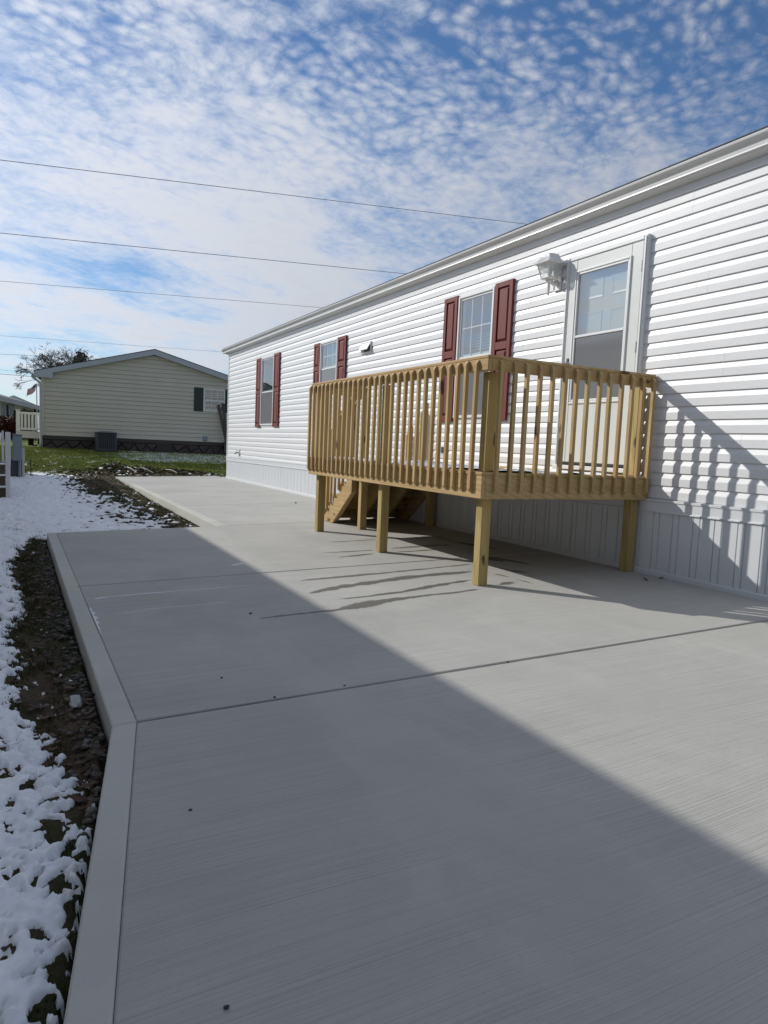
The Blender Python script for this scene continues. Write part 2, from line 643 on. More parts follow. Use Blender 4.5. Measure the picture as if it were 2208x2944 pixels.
def concrete_mat(name, broom=1., tone=1., warm=(0, 0, 0)):
    m, g, p, o = material(name)
    w = wpos(g)
    sp = g.n('ShaderNodeSeparateXYZ', {'Vector': w})
    # broom strokes run along x, gently wandering in y
    wob = g.m('MULTIPLY', g.m('SUBTRACT', g.noise(g.mapv(w, scale=(.7, .6, 1)), 1., 2), .5), .11)
    ys = g.m('ADD', sp.outputs[1], wob)
    bv = g.n('ShaderNodeCombineXYZ', {0: g.m('MULTIPLY', sp.outputs[0], .8), 1: g.m('MULTIPLY', ys, 190.), 2: 0.}).outputs[0]
    br = g.noise(bv, 1., 3, .7)
    bv2 = g.n('ShaderNodeCombineXYZ', {0: g.m('MULTIPLY', sp.outputs[0], .35), 1: g.m('MULTIPLY', ys, 48.), 2: 3.}).outputs[0]
    br2 = g.noise(bv2, 1., 3, .6)
    grit = g.noise(g.mapv(w, scale=(.55, 1., 1.)), 150., 3, .75)
    blot = g.noise(w, .9, 5, .6, .4)
    blot2 = g.noise(w, 5., 4, .6)
    bc = np.array((.460, .453, .424)) * tone + np.array(warm)
    c = g.mix(g.lin(blot, .3, .7), tuple(bc * .90), tuple(np.minimum(bc * 1.08, 1)))
    c = g.mix(g.m('MULTIPLY', g.lin(blot2, .35, .7), .35), c, tuple(bc * .93))
    c = g.mix(g.m('MULTIPLY', g.ss(br, .44, .70), .62 * broom), c, tuple(bc * .60))
    c = g.mix(g.m('MULTIPLY', g.ss(br2, .55, .78), .24 * broom), c, tuple(bc * .78))
    c = g.mix(g.m('MULTIPLY', g.ss(grit, .58, .76), .6), c, tuple(bc * .55))
    stain = g.noise(g.mapv(w, scale=(.55, .8, 1.), loc=(4., 2., 0.)), 1.4, 6, .68, .8)
    c = g.mix(g.m('MULTIPLY', g.ss(stain, .50, .70), .38), c, tuple(bc * .72))
    c = g.mix(g.m('MULTIPLY', g.ss(stain, .45, .28), .24), c, tuple(np.minimum(bc * 1.25, 1)))
    rnd = g.n('ShaderNodeObjectInfo').outputs['Random']
    c = g.mix(g.m('MULTIPLY', rnd, .16), c, tuple(bc * .72))
    edge = g.noise(g.mapv(w, scale=(1.3, .5, 1.), loc=(9., 1., 0.)), .8, 5, .65, 1.2)
    c = g.mix(g.m('MULTIPLY', g.ss(edge, .50, .66), .22), c, tuple(np.minimum(bc * np.array((1.18, 1.17, 1.14)), 1)))
    pit = g.n('ShaderNodeTexVoronoi', {'Vector': w, 'Scale': 46.}).outputs[0]
    c = g.mix(g.m('MULTIPLY', g.ss(pit, .075, .03), .5), c, tuple(bc * .35))
    g.set(p, 'Base Color', c)
    g.set(p, 'Roughness', g.lin(blot2, .2, .8, .78, .92))
    p.inputs['Specular IOR Level'].default_value = .3
    h = g.m('ADD', g.m('MULTIPLY', br, 1.2 * broom), g.m('MULTIPLY', grit, .35))
    h = g.m('ADD', h, g.m('MULTIPLY', br2, .3 * broom))
    g.set(p, 'Normal', g.bump(h, .55 * max(broom, .35), .004))
    return m


M['concrete'] = concrete_mat('broom finished concrete', 1.)
M['band'] = concrete_mat('trowelled concrete edge', .10, 1.12, (.0, .0, -.004))
M['joint'] = simple('dark joint filler', (.05, .05, .048), .95, .2, 30.)  # dark filler colour showing in the slab joints


def wet_mat(name, col, rough, hi=.55):
    m = bpy.data.materials.new(name)
    m.use_nodes = True
    g = NT(m.node_tree)
    at = g.n('ShaderNodeAttribute', attribute_name='tone').outputs['Fac']
    w = wpos(g)
    bv = g.mapv(w, scale=(3., 90., 1.))
    nn = g.m('ADD', g.m('MULTIPLY', g.noise(bv, 1., 3, .6), .8), g.m('MULTIPLY', g.noise(w, 30., 3), .5))
    f = g.ss(g.m('ADD', at, g.m('SUBTRACT', nn, .65)), .12, .72)
    f = g.m('MULTIPLY', f, hi)
    pr = g.n('ShaderNodeBsdfPrincipled', {'Base Color': (*col, 1), 'Roughness': rough})
    tr = g.n('ShaderNodeBsdfTransparent')
    mx = g.n('ShaderNodeMixShader', {0: f, 1: tr, 2: pr})
    g.n('ShaderNodeOutputMaterial', {'Surface': mx})
    return m


M['wet'] = wet_mat('wet concrete film', (.15, .145, .125), .55, .75)
M['ice'] = wet_mat('thin ice crust', (.74, .77, .80), .45, .85)


def ground_mat():
    m, g, p, o = material('dark soil and thatch')
    w = wpos(g)
    n1 = g.noise(w, 2.2, 5, .6)
    n2 = g.noise(w, 26., 5, .7)
    sp = g.n('ShaderNodeSeparateXYZ', {'Vector': w})
    soil = g.mix(g.lin(n2, .3, .7), (.038, .027, .018), (.135, .096, .063))
    thatch = g.mix(g.lin(n2, .3, .7), (.016, .020, .008), (.055, .058, .022))
    green = g.mix(g.lin(n2, .3, .7), (.08, .11, .022), (.17, .20, .045))
    f = g.ss(g.m('ADD', n1, g.m('MULTIPLY', n2, .3)), .55, .75)
    c = g.mix(f, soil, thatch)
    # lawn proper lies past the end of the slab
    lf = g.ss(g.m('ADD', sp.outputs[1], g.m('MULTIPLY', g.m('SUBTRACT', n1, .5), 2.2)), 20.9, 21.6)
    c = g.mix(lf, c, green)
    g.set(p, 'Base Color', c)
    p.inputs['Roughness'].default_value = .95
    p.inputs['Specular IOR Level'].default_value = .15
    g.set(p, 'Normal', g.bump(n2, .8, .02))
    return m


M['ground'] = ground_mat()


def snow_mat():
    m, g, p, o = material('fresh snow')
    w = wpos(g)
    n = g.noise(w, 55., 4, .65)
    n2 = g.noise(w, 9., 4, .6)
    g.set(p, 'Base Color', g.mix(g.lin(n2, .3, .7), (.80, .83, .87), (.89, .91, .93)))
    p.inputs['Roughness'].default_value = .75
    p.inputs['Specular IOR Level'].default_value = .25
    p.inputs['Subsurface Weight'].default_value = .25
    p.inputs['Subsurface Radius'].default_value = (.02, .025, .03)
    p.inputs['Subsurface Scale'].default_value = .6
    g.set(p, 'Normal', g.bump(g.m('ADD', n, g.m('MULTIPLY', n2, 1.2)), .35, .008))
    return m


M['snow'] = snow_mat()


def tone_mat(name, a, b, rough=.85, trans=0.):
    m, g, p, o = material(name)
    at = g.n('ShaderNodeAttribute', attribute_name='tone').outputs['Fac']
    c = g.mix(at, a, b)
    n = g.noise(wpos(g), 60., 3)
    c = g.mix(g.m('MULTIPLY', g.lin(n, .3, .7), .3), c, tuple(x * .6 for x in a))
    g.set(p, 'Base Color', c)
    p.inputs['Roughness'].default_value = rough
    p.inputs['Specular IOR Level'].default_value = .25
    return m


M['pebble'] = tone_mat('river pebbles', (.032, .031, .029), (.20, .187, .165), .75)
M['grass'] = tone_mat('lawn grass', (.11, .15, .022), (.38, .41, .085), .7)
M['weed'] = tone_mat('rough grass', (.028, .032, .011), (.115, .108, .042), .8)
M['leaf'] = simple('dead oak leaf', (.075, .033, .018), .75, .4, 30., .4, 80., rand=.55)
M['redleaf'] = tone_mat('red shrub leaves', (.035, .006, .008), (.12, .020, .022), .7)
M['needle'] = tone_mat('evergreen needles', (.010, .020, .012), (.030, .050, .026), .8)


def shingle_mat():
    m, g, p, o = material('asphalt shingles')
    w = wpos(g)
    b = g.n('ShaderNodeTexBrick', {'Vector': g.mapv(w, scale=(3., 3., 3.)), 'Scale': 1.6, 'Mortar Size': .02, 'Color1': (.040, .042, .046, 1), 'Color2': (.075, .076, .08, 1), 'Mortar': (.02, .02, .02, 1)})
    n = g.noise(w, 90., 3)
    g.set(p, 'Base Color', g.mix(g.m('MULTIPLY', n, .4), b.outputs[0], (.1, .1, .1)))
    p.inputs['Roughness'].default_value = .95
    return m


M['shingle'] = shingle_mat()


def flag_mat():
    m, g, p, o = material('striped flag cloth')
    uv = g.n('ShaderNodeUVMap').outputs[0]
    sp = g.n('ShaderNodeSeparateXYZ', {'Vector': uv})
    st = g.m('GREATER_THAN', g.m('FRACT', g.m('MULTIPLY', sp.outputs[1], 6.5)), .5)
    c = g.mix(st, (.42, .02, .03), (.72, .70, .70))
    can = g.m('MULTIPLY', g.m('LESS_THAN', sp.outputs[0], .4), g.m('GREATER_THAN', sp.outputs[1], .46))
    stars = g.n('ShaderNodeTexVoronoi', {'Vector': g.mapv(uv, scale=(17, 13, 1)), 'Randomness': 0.}).outputs[0]
    cc = g.mix(g.m('LESS_THAN', stars, .26), (.015, .02, .10), (.7, .7, .7))
    c = g.mix(can, c, cc)
    g.set(p, 'Base Color', c)
    p.inputs['Roughness'].default_value = .8
    return m


M['flag'] = flag_mat()

# ================================================================== THE SETTING
A_Y0, A_Y1, B_Y1 = 2.88, 8.90, 19.95


def kerb_x(y):
    """outer (left) edge of the concrete"""
    y = np.asarray(y, float)
    near = -4.683 - .169 * (A_Y0 - y)
    a = -4.683 - .0095 * (y - A_Y0)
    b = -2.765 + 0 * y
    return np.where(y < A_Y0, near, np.where(y < A_Y1, a, b))


def ground_z(X, Y):
    z = np.interp(Y, [-60, 0, 4, 9, 14, 17, 20, 22, 24.5, 28, 35, 60, 200, 900],
                  [-1.27, -1.255, -1.250, -1.245, -1.212, -1.178, -1.12, -1.02, -.80, -.565, -.5, -.35, -.2, -.2])
    # drainage trough beside the kerb
    z = z - .035 * np.exp(-((X + 4.93) / .13) ** 2) * smooth(Y, 1.5, 3.2) * (1 - smooth(Y, 8.2, 9.2))
    # spoil heap beyond the slab end
    heap = .20 * np.exp(-((X + 2.55) / .95) ** 2 - ((Y - 21.5) / .75) ** 2) + .12 * np.exp(-((X + .6) / 1.2) ** 2 - ((Y - 21.2) / .7) ** 2)
    heap = heap * (1 + .7 * fbm(X * 2.2, Y * 2.2, 3))
    z = z + heap
    disturbed = np.exp(-((X + 3.5) / .75) ** 2) * smooth(Y, 9.3, 12) * (1 - smooth(Y, 19.5, 21))
    z = z + .06 * disturbed * (fbm(X * 4, Y * 3, 4) + .2)
    z = z + .012 * fbm(X * 9, Y * 9, 3) * (1 - smooth(Y, 30, 60))
    under = (X > kerb_x(Y) - .02) & (Y < B_Y1 + .02) & (Y > -40) & (X < 6)
    z = np.where(under, np.minimum(z, slab_z(np.clip(X, -6, 0)) - .16), z)
    return z


xs = np.unique(np.concatenate([np.linspace(-400, -30, 14), np.linspace(-30, -8, 20), np.arange(-8, -5.7, .12), np.arange(-5.7, -2.6, .028), np.arange(-2.6, 3., .12), np.linspace(3, 30, 24), np.linspace(30, 400, 14)]).round(4))
ys = np.unique(np.concatenate([np.linspace(-200, -4, 20), np.arange(-4, .9, .2), np.arange(.9, 9.2, .028), np.arange(9.2, 23, .06), np.arange(23, 30, .15), np.linspace(30, 80, 40), np.linspace(80, 1200, 24)]).round(4))
ground = grid_mesh('ground', xs, ys, ground_z, M['ground'])
tag(ground, kind='structure')

# ---- snow: a real layer lying on the ground, thick where it stayed, broken where grass pokes through
_sp = np.array([(127, 1532), (63, 1570), (38, 1637), (55, 1680), (85, 1755), (42, 1785), (30, 1844), (75, 1878), (50, 1933), (55, 1990), (58, 2035), (140, 2100), (160, 2135), (207, 2190), (240, 2243), (220, 2290), (255, 2375), (250, 2444), (243, 2529), (222, 2614), (213, 2717), (188, 2810), (170, 2896)])
_sg = np.array([on_z(u, v, -1.25)[:2] for u, v in _sp])[::-1]


def snow_edge(Y):
    return np.interp(Y, np.r_[-3, _sg[:, 1]], np.r_[-5.3, _sg[:, 0]])


def snow_field(X, Y):
    d = (snow_edge(Y) - X)
    near = smooth(d, -.07, .10)
    near = near * (1. - .10 * (np.sin(Y * 3) * .5 + .5))
    midz = .97 - smooth(X, -4.5, -3.0) * .50
    brown = np.exp(-((X + 3.45) / .55) ** 2 - ((Y - 17.6) / 2.8) ** 2) * .95 + np.exp(-((X + 2.95) / .22) ** 2) * .30
    mid_ = np.clip(midz - brown * .8, 0, 1)
    far = .29 + .0 * X
    strip = np.exp(-((X + 4.75) / .75) ** 2 - ((Y - 20.6) / .55) ** 2) * .65
    heapw = np.exp(-((X + 2.5) / .9) ** 2 - ((Y - 21.3) / .8) ** 2) * .15
    house = smooth(X, -2.6, -1.0) * smooth(Y, 23.9, 24.9) * .66
    far = far + strip + house + heapw - .12 * smooth(Y, 25, 27.5) * (X < -3)
    c = np.where(Y < A_Y1 + .1, near, mid_)
    t = smooth(Y, 19.3, 20.6)
    c = c * (1 - t) + far * t
    nearS = 1 - smooth(Y, 3.5, 9.)
    nz = nearS * fbm(X * 19, Y * 15, 4, .62) + (1 - nearS) * fbm(X * 6.5, Y * 6.5, 4, .6)
    nz2 = fbm(X * 1.3 + 5, Y * 1.3, 3)
    farS = smooth(Y, 9, 20)
    nz = nz * (1 - farS * .4) + farS * .4 * fbm(X * 2.6, Y * 2.0, 4)
    hole = nearS * smooth(fbm(X * 13 + 31, Y * 9 - 7, 3), .16, .45) + (1 - nearS) * smooth(fbm(X * 4.5 + 31, Y * 4.5 - 7, 3), .42, .66) * (1 - .6 * smooth(Y, 9, 13))
    m = c * 1.5 - .86 + nz * .98 + nz2 * .30 - hole * 1.2
    return m


def snow_z(X, Y):
    m = snow_field(X, Y)
    h = .019 * (1 - .45 * smooth(Y, 18, 21)) * np.sqrt(np.clip(m, 0, 1.2)) + np.clip(m, -1, 0) * .06
    lump = .006 * fbm(X * 26, Y * 24, 3, .6) + .009 * fbm(X * 11, Y * 11, 3, .6) + .010 * fbm(X * 4.1, Y * 4.1, 3)
    return ground_z(X, Y) + h + lump * smooth(m, 0, .5) + .003


xs = np.unique(np.concatenate([np.arange(-9, -5.6, .06), np.arange(-5.6, -4.66, .0085), np.arange(-4.66, -2.7, .03), np.arange(-2.7, 2.4, .06)]).round(4))
ys = np.unique(np.concatenate([np.arange(1.1, 5.2, .010), np.arange(5.2, 9.2, .022), np.arange(9.2, 20, .035), np.arange(20, 27.8, .05)]).round(4))


def snow_keep(X, Y, Z):
    ok = Z > ground_z(X, Y) - .004
    off = (X < kerb_x(Y) - .012) | (Y > B_Y1 + .1)
    return ok & off


snow = grid_mesh('snow_cover', xs, ys, snow_z, M['snow'], keep=snow_keep)
tag(snow, 'patchy melting snow lying on the grass', 'snow', kind='stuff')

# ---- concrete: one base sheet with separate poured panels and trowelled edge bands on it
def slab_panel(name, pts, mat, parent, ch=.007, th=.125):
    pts = [np.array(p, float) for p in pts]
    n = len(pts)
    cen = sum(pts) / n
    ins = []
    for i in range(n):
        a, b, c = pts[i - 1], pts[i], pts[(i + 1) % n]
        d1 = (b - a) / np.linalg.norm(b - a); d2 = (c - b) / np.linalg.norm(c - b)
        n1 = np.array([-d1[1], d1[0]]); n2 = np.array([-d2[1], d2[0]])
        if n1 @ (cen - b) < 0: n1 = -n1
        if n2 @ (cen - b) < 0: n2 = -n2
        k = n1 + n2
        ins.append(b + k * ch / max(.3, (1 + n1 @ n2)))
    v = [(p[0], p[1], slab_z(p[0])) for p in ins]
    v += [(p[0], p[1], slab_z(p[0]) - ch * .8) for p in pts]
    v += [(p[0], p[1], slab_z(p[0]) - th) for p in pts]
    f = [tuple(range(n)), tuple(range(3 * n - 1, 2 * n - 1, -1))]
    for L in (0, n):
        f += [(L + i, L + n + i, L + n + (i + 1) % n, L + (i + 1) % n) for i in range(n)]
    mb = MB(); mb.add(v, f)
    return mb.build(name, mat, parent)


G = .011
base_v = [(-.03, -8, 0), (-6.49, -8, 0), (kerb_x(2.7) + .03, 2.7, 0), (-4.66, 2.88, 0), (-4.71, A_Y1 - .03, 0), (-2.74, A_Y1 - .03, 0), (-2.74, B_Y1 - .03, 0), (-.03, B_Y1 - .03, 0)]
drv = MB()
_top = [(x, y, slab_z(x) - .022) for x, y, _ in base_v]
_bot = [(x, y, slab_z(x) - .15) for x, y, _ in base_v]
nb = len(base_v)
drv.add(_top + _bot, [tuple(range(nb)), tuple(range(2 * nb - 1, nb - 1, -1))] + [(i, i + nb, (i + 1) % nb + nb, (i + 1) % nb) for i in range(nb)])
drive = drv.build('driveway', M['joint'])
tag(drive, kind='structure')
BW = .098
slab_panel('slab_panel', [(-.025, -8), (kerb_x(-8) + BW, -8), (kerb_x(A_Y0) + BW - .004, A_Y0 - G), (-.025, A_Y0 - G)], M['concrete'], drive, .005)
slab_panel('edge_band', [(kerb_x(-8) + BW - .0005, -8), (kerb_x(-8), -8), (kerb_x(A_Y0 - .001), A_Y0 - .003), (kerb_x(A_Y0) + BW - .0045, A_Y0 - .003)], M['band'], drive, .006)
for y0, y1 in ((A_Y0, 5.70), (5.70, A_Y1)):
    slab_panel('slab_panel', [(-.025, y0 + G), (kerb_x(y0 + .01) + BW, y0 + G), (kerb_x(y1 - .01) + BW, y1 - (G if y1 < 8 else .003)), (-.025, y1 - (G if y1 < 8 else .003))], M['concrete'], drive, .005)
for y0, y1 in ((A_Y0, 4.26), (4.26, 5.70), (5.70, A_Y1)):
    e = .0015
    slab_panel('edge_band', [(kerb_x(y0 + .01) + BW - .002, y0 + e), (kerb_x(y0 + .01), y0 + e), (kerb_x(y1 - .01), y1 - e), (kerb_x(y1 - .01) + BW - .002, y1 - e)], M['band'], drive, .006)
for y0, y1 in ((A_Y1, 11.64), (11.64, 14.42), (14.42, 17.15), (17.15, B_Y1)):
    bw = 0 if y0 > 17 else .11
    slab_panel('slab_panel', [(-.025, y0 + .004), (-2.765 + bw, y0 + .004), (-2.765 + bw, y1 - .004), (-.025, y1 - .004)], M['concrete'], drive, .005)
for y0, y1 in ((A_Y1, 11.64), (11.64, 14.42), (14.42, 17.15)):
    slab_panel('edge_band', [(-2.657, y0 + .002), (-2.765, y0 + .002), (-2.765, y1 - .002), (-2.657, y1 - .002)], M['band'], drive, .006)

# ================================================================== WHITE HOME
Y_NEAR, Y_FAR = -4.2, 18.93
home = thing('mobile_home', 'long white vinyl-sided manufactured home with burgundy shutters behind the wooden deck', 'mobile home', (2.1, 7.4, -1.03))

OPEN = [(15.07, 15.98, .385, 1.925), (11.56, 12.35, .955, 1.875), (6.94, 7.69, .415, 1.94), (4.66, 5.665, -.10, 1.965)]
EXP = .1143
PROF = [(.012, 0.), (-.0125, 0.), (-.0150, .003), (-.0150, .066), (-.0035, .108), (-.002, EXP), (.012, EXP + .004)]
for k in range(24):
    z0 = 2.168 - EXP * k
    prof = [(x, z + z0) for x, z in PROF]
    if k == 0:
        pass
    ztop = z0 + EXP
    cuts = sorted({Y_NEAR, Y_FAR} | {v for o in OPEN if o[2] < ztop and o[3] > z0 for v in (o[0], o[1])})
    seams = [y for y in np.arange(Y_NEAR + (1.1 + 2.37 * (k // 2)) % 3.66, Y_FAR - .3, 3.66) if not any(o[0] - .4 < y < o[1] + .4 for o in OPEN)]
    cuts = sorted(set(cuts) | set(seams))
    par = 0
    for a, b in zip(cuts, cuts[1:]):
        if a in seams:
            par ^= 1
        prof = [(x - (  .0008 if par and x < 0 else 0), z + z0) for x, z in PROF]
        hit = [o for o in OPEN if o[0] <= a + 1e-6 and o[1] >= b - 1e-6 and o[2] < ztop and o[3] > z0]
        if not hit:
            MB().prism_y(prof, a, b).build('siding_panel', M['siding'], home)
        else:
            o = hit[0]
            if o[2] > z0 + .002:
                MB().prism_y(clip_poly(prof, 1, o[2], False), a, b).build('siding_panel', M['siding'], home)
            if o[3] < ztop - .002:
                MB().prism_y(clip_poly(prof, 1, o[3], True), a, b).build('siding_panel', M['siding'], home)
# frieze board above the top course
MB().prism_y([(.012, 2.24), (-.030, 2.24), (-.030, 2.304), (.012, 2.304)], Y_NEAR, Y_FAR + .02).build('frieze_board', M['gutter'], home)
# corner post
box('corner_post', -.024, .05, Y_FAR - .004, Y_FAR + .055, -.45, 2.30, M['trim'], home, .004)

# eave: soffit and moulded gutter
eave = MB().prism_y([(.012, 2.306), (-.030, 2.306), (-.105, 2.330), (-.105, 2.36), (.012, 2.36)], Y_NEAR, Y_FAR + .16).build('soffit', M['gutter'], home)
gp = [(-.085, 2.331), (-.122, 2.333), (-.128, 2.337), (-.1265, 2.345), (-.122, 2.350), (-.127, 2.380), (-.141, 2.398), (-.158, 2.408), (-.166, 2.414), (-.170, 2.427), (-.163, 2.436), (-.150, 2.434), (-.085, 2.43)]
MB().prism_y(gp, Y_NEAR, Y_FAR + .30).build('gutter', M['gutter'], home)
RX, RZ = 2.2, 3.05
MB().prism_y([(-.150, 2.4375), (-.150, 2.458), (RX, RZ + .03), (4.58, 2.452), (4.58, 2.438), (RX, RZ - .02)], Y_NEAR - .2, Y_FAR + .27).build('roof', M['shingle'], home)
# closed shell behind the siding
box('back_wall', 4.30, 4.40, Y_NEAR, Y_FAR, -1.02, 2.44, M['siding'], home, 0)
for y0, y1 in ((Y_NEAR, Y_NEAR + .08), (Y_FAR - .08, Y_FAR - .006)):
    MB().add([(.014, y0, -1.02), (4.298, y0, -1.02), (4.298, y0, 2.43), (RX, y0, RZ - .03), (.014, y0, 2.35), (.014, y1, -1.02), (4.298, y1, -1.02), (4.298, y1, 2.43), (RX, y1, RZ - .03), (.014, y1, 2.35)],
             [(0, 1, 2, 3, 4), (9, 8, 7, 6, 5)] + [(i, i + 5, (i + 1) % 5 + 5, (i + 1) % 5) for i in range(5)]).build('end_wall', M['siding'], home)
box('interior_floor', .02, 4.29, Y_NEAR + .09, Y_FAR - .09, -.22, -.12, M['dark'], home, 0)
box('ceiling', .02, 4.29, Y_NEAR + .09, Y_FAR - .09, 2.28, 2.33, M['interior'], home, 0)
box('interior_partition', 1.9, 1.95, Y_NEAR + .1, Y_FAR - .1, -.118, 2.279, M['interior'], home, 0)
for y in (10., 13.6):
    box('interior_partition', .05, 1.88, y, y + .05, -.118, 2.279, M['interior'], home, 0)

# skirting: starter trim following the grade, ribbed panels, base channel
def trim_top(y):
    return -.345 - .0055 * (y - 3.3)


ty = [Y_NEAR, Y_FAR + .06]
tv, nprof = [], [(-.012, .0), (-.034, -.004), (-.034, -.024), (-.027, -.030), (-.027, -.102), (-.036, -.108), (-.036, -.118), (-.012, -.118)]
for y in ty:
    tv += [(x, y, trim_top(y) + z) for x, z in nprof]
nn_ = len(nprof)
MB().add(tv, [tuple(range(nn_)), tuple(range(2 * nn_ - 1, nn_ - 1, -1))] + [(i, i + nn_, (i + 1) % nn_ + nn_, (i + 1) % nn_) for i in range(nn_)]).build('skirt_cap', M['skirt'], home)
PITCH = .4115
SKX = -.004
sect = [(0, -.016), (.003, -.006), (.007, -.006), (.010, -.0185), (.139, -.0185), (.142, -.007), (.146, -.007), (.150, -.0185), (.203, -.0185), (.206, -.006), (.210, -.006), (.213, -.0185), (.344, -.0185), (.347, -.007), (.351, -.007), (.355, -.0185), (.4085, -.0185), (.4115, -.016)]
y = 3.333 - PITCH * 18
while y < Y_FAR - .05:
    y1 = min(y + PITCH, Y_FAR + .03)
    zt, zb = trim_top(y + .2) - .08, -1.012
    st = [(min(a, y1 - y), x + SKX) for a, x in sect]
    v = [(x, y + a, zb) for a, x in st] + [(x, y + a, zt) for a, x in st]
    n = len(st)
    v += [(.0, y, zb), (.0, y1, zb), (.0, y, zt), (.0, y1, zt)]
    f = [(i, i + 1, i + 1 + n, i + n) for i in range(n - 1)] + [(2 * n, 2 * n + 2, 2 * n + 3, 2 * n + 1)]
    MB().add(v, f).build('skirt_panel', M['skirt'], home, fix=False)
    y += PITCH
MB().prism_y([(-.010, -1.034), (-.034, -1.034), (-.034, -.995), (-.030, -.985), (-.010, -.985)], Y_NEAR, Y_FAR + .06).build('skirt_base_channel', M['skirt'], home)
box('skirt_return', .0, .3, Y_FAR + .02, Y_FAR + .035, -1.03, -.42, M['skirt'], home, 0)


def ring(mb, y0, y1, z0, z1, wd, xa, xb, b=.004):
    """picture-frame of four bars"""
    mb.box(xa, xb, y0, y0 + wd, z0, z1, b)
    mb.box(xa, xb, y1 - wd, y1, z0, z1, b)
    mb.box(xa + .0008, xb - .0008, y0 + wd - .001, y1 - wd + .001, z1 - wd, z1, b)
    mb.box(xa + .0008, xb - .0008, y0 + wd - .001, y1 - wd + .001, z0, z0 + wd, b)
    return mb


def window(o, zmid, muntins, curtain):
    y0, y1, z0, z1 = o
    fr = ring(MB(), y0 - .006, y1 + .006, z0 - .006, z1 + .006, .034, -.042, .055).build('window', M['trim'], home)
    ring(MB(), y0 + .028, y1 - .028, zmid - .028, z1 - .028, .026, -.026, .0).build('upper_sash', M['trim'], fr)
    ring(MB(), y0 + .028, y1 - .028, z0 + .028, zmid + .028, .030, .004, .034).build('lower_sash', M['trim'], fr)
    a, b = y0 + .052, y1 - .052
    box('upper_pane', -.016, -.012, a, b, zmid - .004, z1 - .052, M['glass'], fr, 0)
    box('lower_pane', .016, .020, a, b, z0 + .056, zmid, M['glass'], fr, 0)
    box('insect_screen', -.022, -.020, a - .02, b + .02, z0 + .034, zmid - .030, M['screen'], fr, 0)
    if muntins:
        for t in (1 / 3, 2 / 3):
            yy = a + (b - a) * t
            box('muntin', -.010, -.002, yy - .008, yy + .008, zmid - .002, z1 - .054, M['trim'], fr, .001)
        zz_ = (zmid + z1 - .052) / 2
        box('muntin', -.0105, -.0015, a, b, zz_ - .008, zz_ + .008, M['trim'], fr, .001)
    if curtain == 'curtain':
        n = 60
        v, f = [], []
        for i in range(n + 1):
            yy = y0 + .02 + (y1 - y0 - .04) * i / n
            xx = .10 + .018 * math.sin(i * .9) + .008 * math.sin(i * 2.3)
            v += [(xx, yy, z0 + .05), (xx, yy, z1 - .02)]
        f = [(2 * i, 2 * i + 2, 2 * i + 3, 2 * i + 1) for i in range(n)]
        MB().add(v, f).build('curtain', M['curtain'], fr, True, fix=False)
    elif curtain == 'blind':
        mb = MB()
        zc = z0 + .06
        while zc < z1 - .46:
            mb.add([(.09, y0 + .03, zc), (.105, y0 + .03, zc + .009), (.105, y1 - .03, zc + .009), (.09, y1 - .03, zc)], [(0, 1, 2, 3)])
            zc += .036
        bo = mb.build('mini_blind', M['blind'], fr, fix=False)
        bo['kind'] = 'stuff'
    return fr


window(OPEN[0], 1.15, False, None)
window(OPEN[1], 1.40, True, 'curtain')
window(OPEN[2], 1.18, True, 'blind')


def shutter(y0, y1, z0, z1, zsplit):
    w = y1 - y0
    st = .062 if w > .3 else .055
    xo, xi = -.047, -.016
    mb = MB()
    mb.box(xo, xi, y0, y0 + st, z0, z1, .003)
    mb.box(xo, xi, y1 - st, y1, z0, z1, .003)
    for a, b in ((z0, z0 + .08), (zsplit - .045, zsplit + .045), (z1 - .06, z1)):
        mb.box(xo + .001, xi, y0 + st - .001, y1 - st + .001, a, b, .003)
    mb.box(xi - .006, xi - .001, y0 + st - .001, y1 - st + .001, z0 + .03, z1 - .03)
    s = mb.build('shutter', M['shutter_red'], home)
    for a, b in ((z0 + .08, zsplit - .045), (zsplit + .045, z1 - .06)):
        ya, yb = y0 + st + .006, y1 - st - .006
        za, zb = a + .006, b - .006
        t = .028
        v = [(xi - .007, ya, za), (xi - .007, yb, za), (xi - .007, yb, zb), (xi - .007, ya, zb), (xo + .003, ya + t, za + t), (xo + .003, yb - t, za + t), (xo + .003, yb - t, zb - t), (xo + .003, ya + t, zb - t)]
        MB().add(v, [(4, 5, 6, 7), (0, 1, 5, 4), (1, 2, 6, 5), (2, 3, 7, 6), (3, 0, 4, 7)]).build('raised_panel', M['shutter_red'], s)


for (ya, yb, za, zb, zs) in ((16.0, 16.35, .34, 1.94, 1.15), (14.68, 15.05, .34, 1.94, 1.15), (12.37, 12.66, .93, 1.885, 1.415), (11.18, 11.54, .93, 1.885, 1.415), (7.715, 8.03, .367, 1.965, 1.235), (6.575, 6.915, .367, 1.965, 1.235)):
    shutter(ya, yb, za, zb, zs)

# storm door with the panelled entry door behind it
y0, y1, z0, z1 = OPEN[3]
mb = MB()
for ya, yb in ((y0 - .022, y0 + .026), (y1 - .026, y1 + .022)):
    mb.box(-.052, .06, ya, yb, z0 - .03, z1 + .024, .006)
    mb.box(-.060, -.0525, ya + .014, yb - .014, z0 - .02, z1 + .010, .003)
mb.box(-.050, .06, y0 + .027, y1 - .027, z1 - .016, z1 + .022, .006)
dfr = mb.build('storm_door_frame', M['trim'], home)
sd0, sd1 = y0 + .030, y1 - .030
gy0, gy1, gz0, gz1, gm = 4.815, 5.545, .515, 1.838, 1.185
mb = MB()
mb.box(-.046, -.010, sd0, gy0 + .01, z0 + .03, z1 - .022, .004)
mb.box(-.046, -.010, gy1 - .01, sd1, z0 + .03, z1 - .022, .004)
mb.box(-.045, -.011, gy0 + .0105, gy1 - .0105, gz1 - .01, z1 - .022, .004)
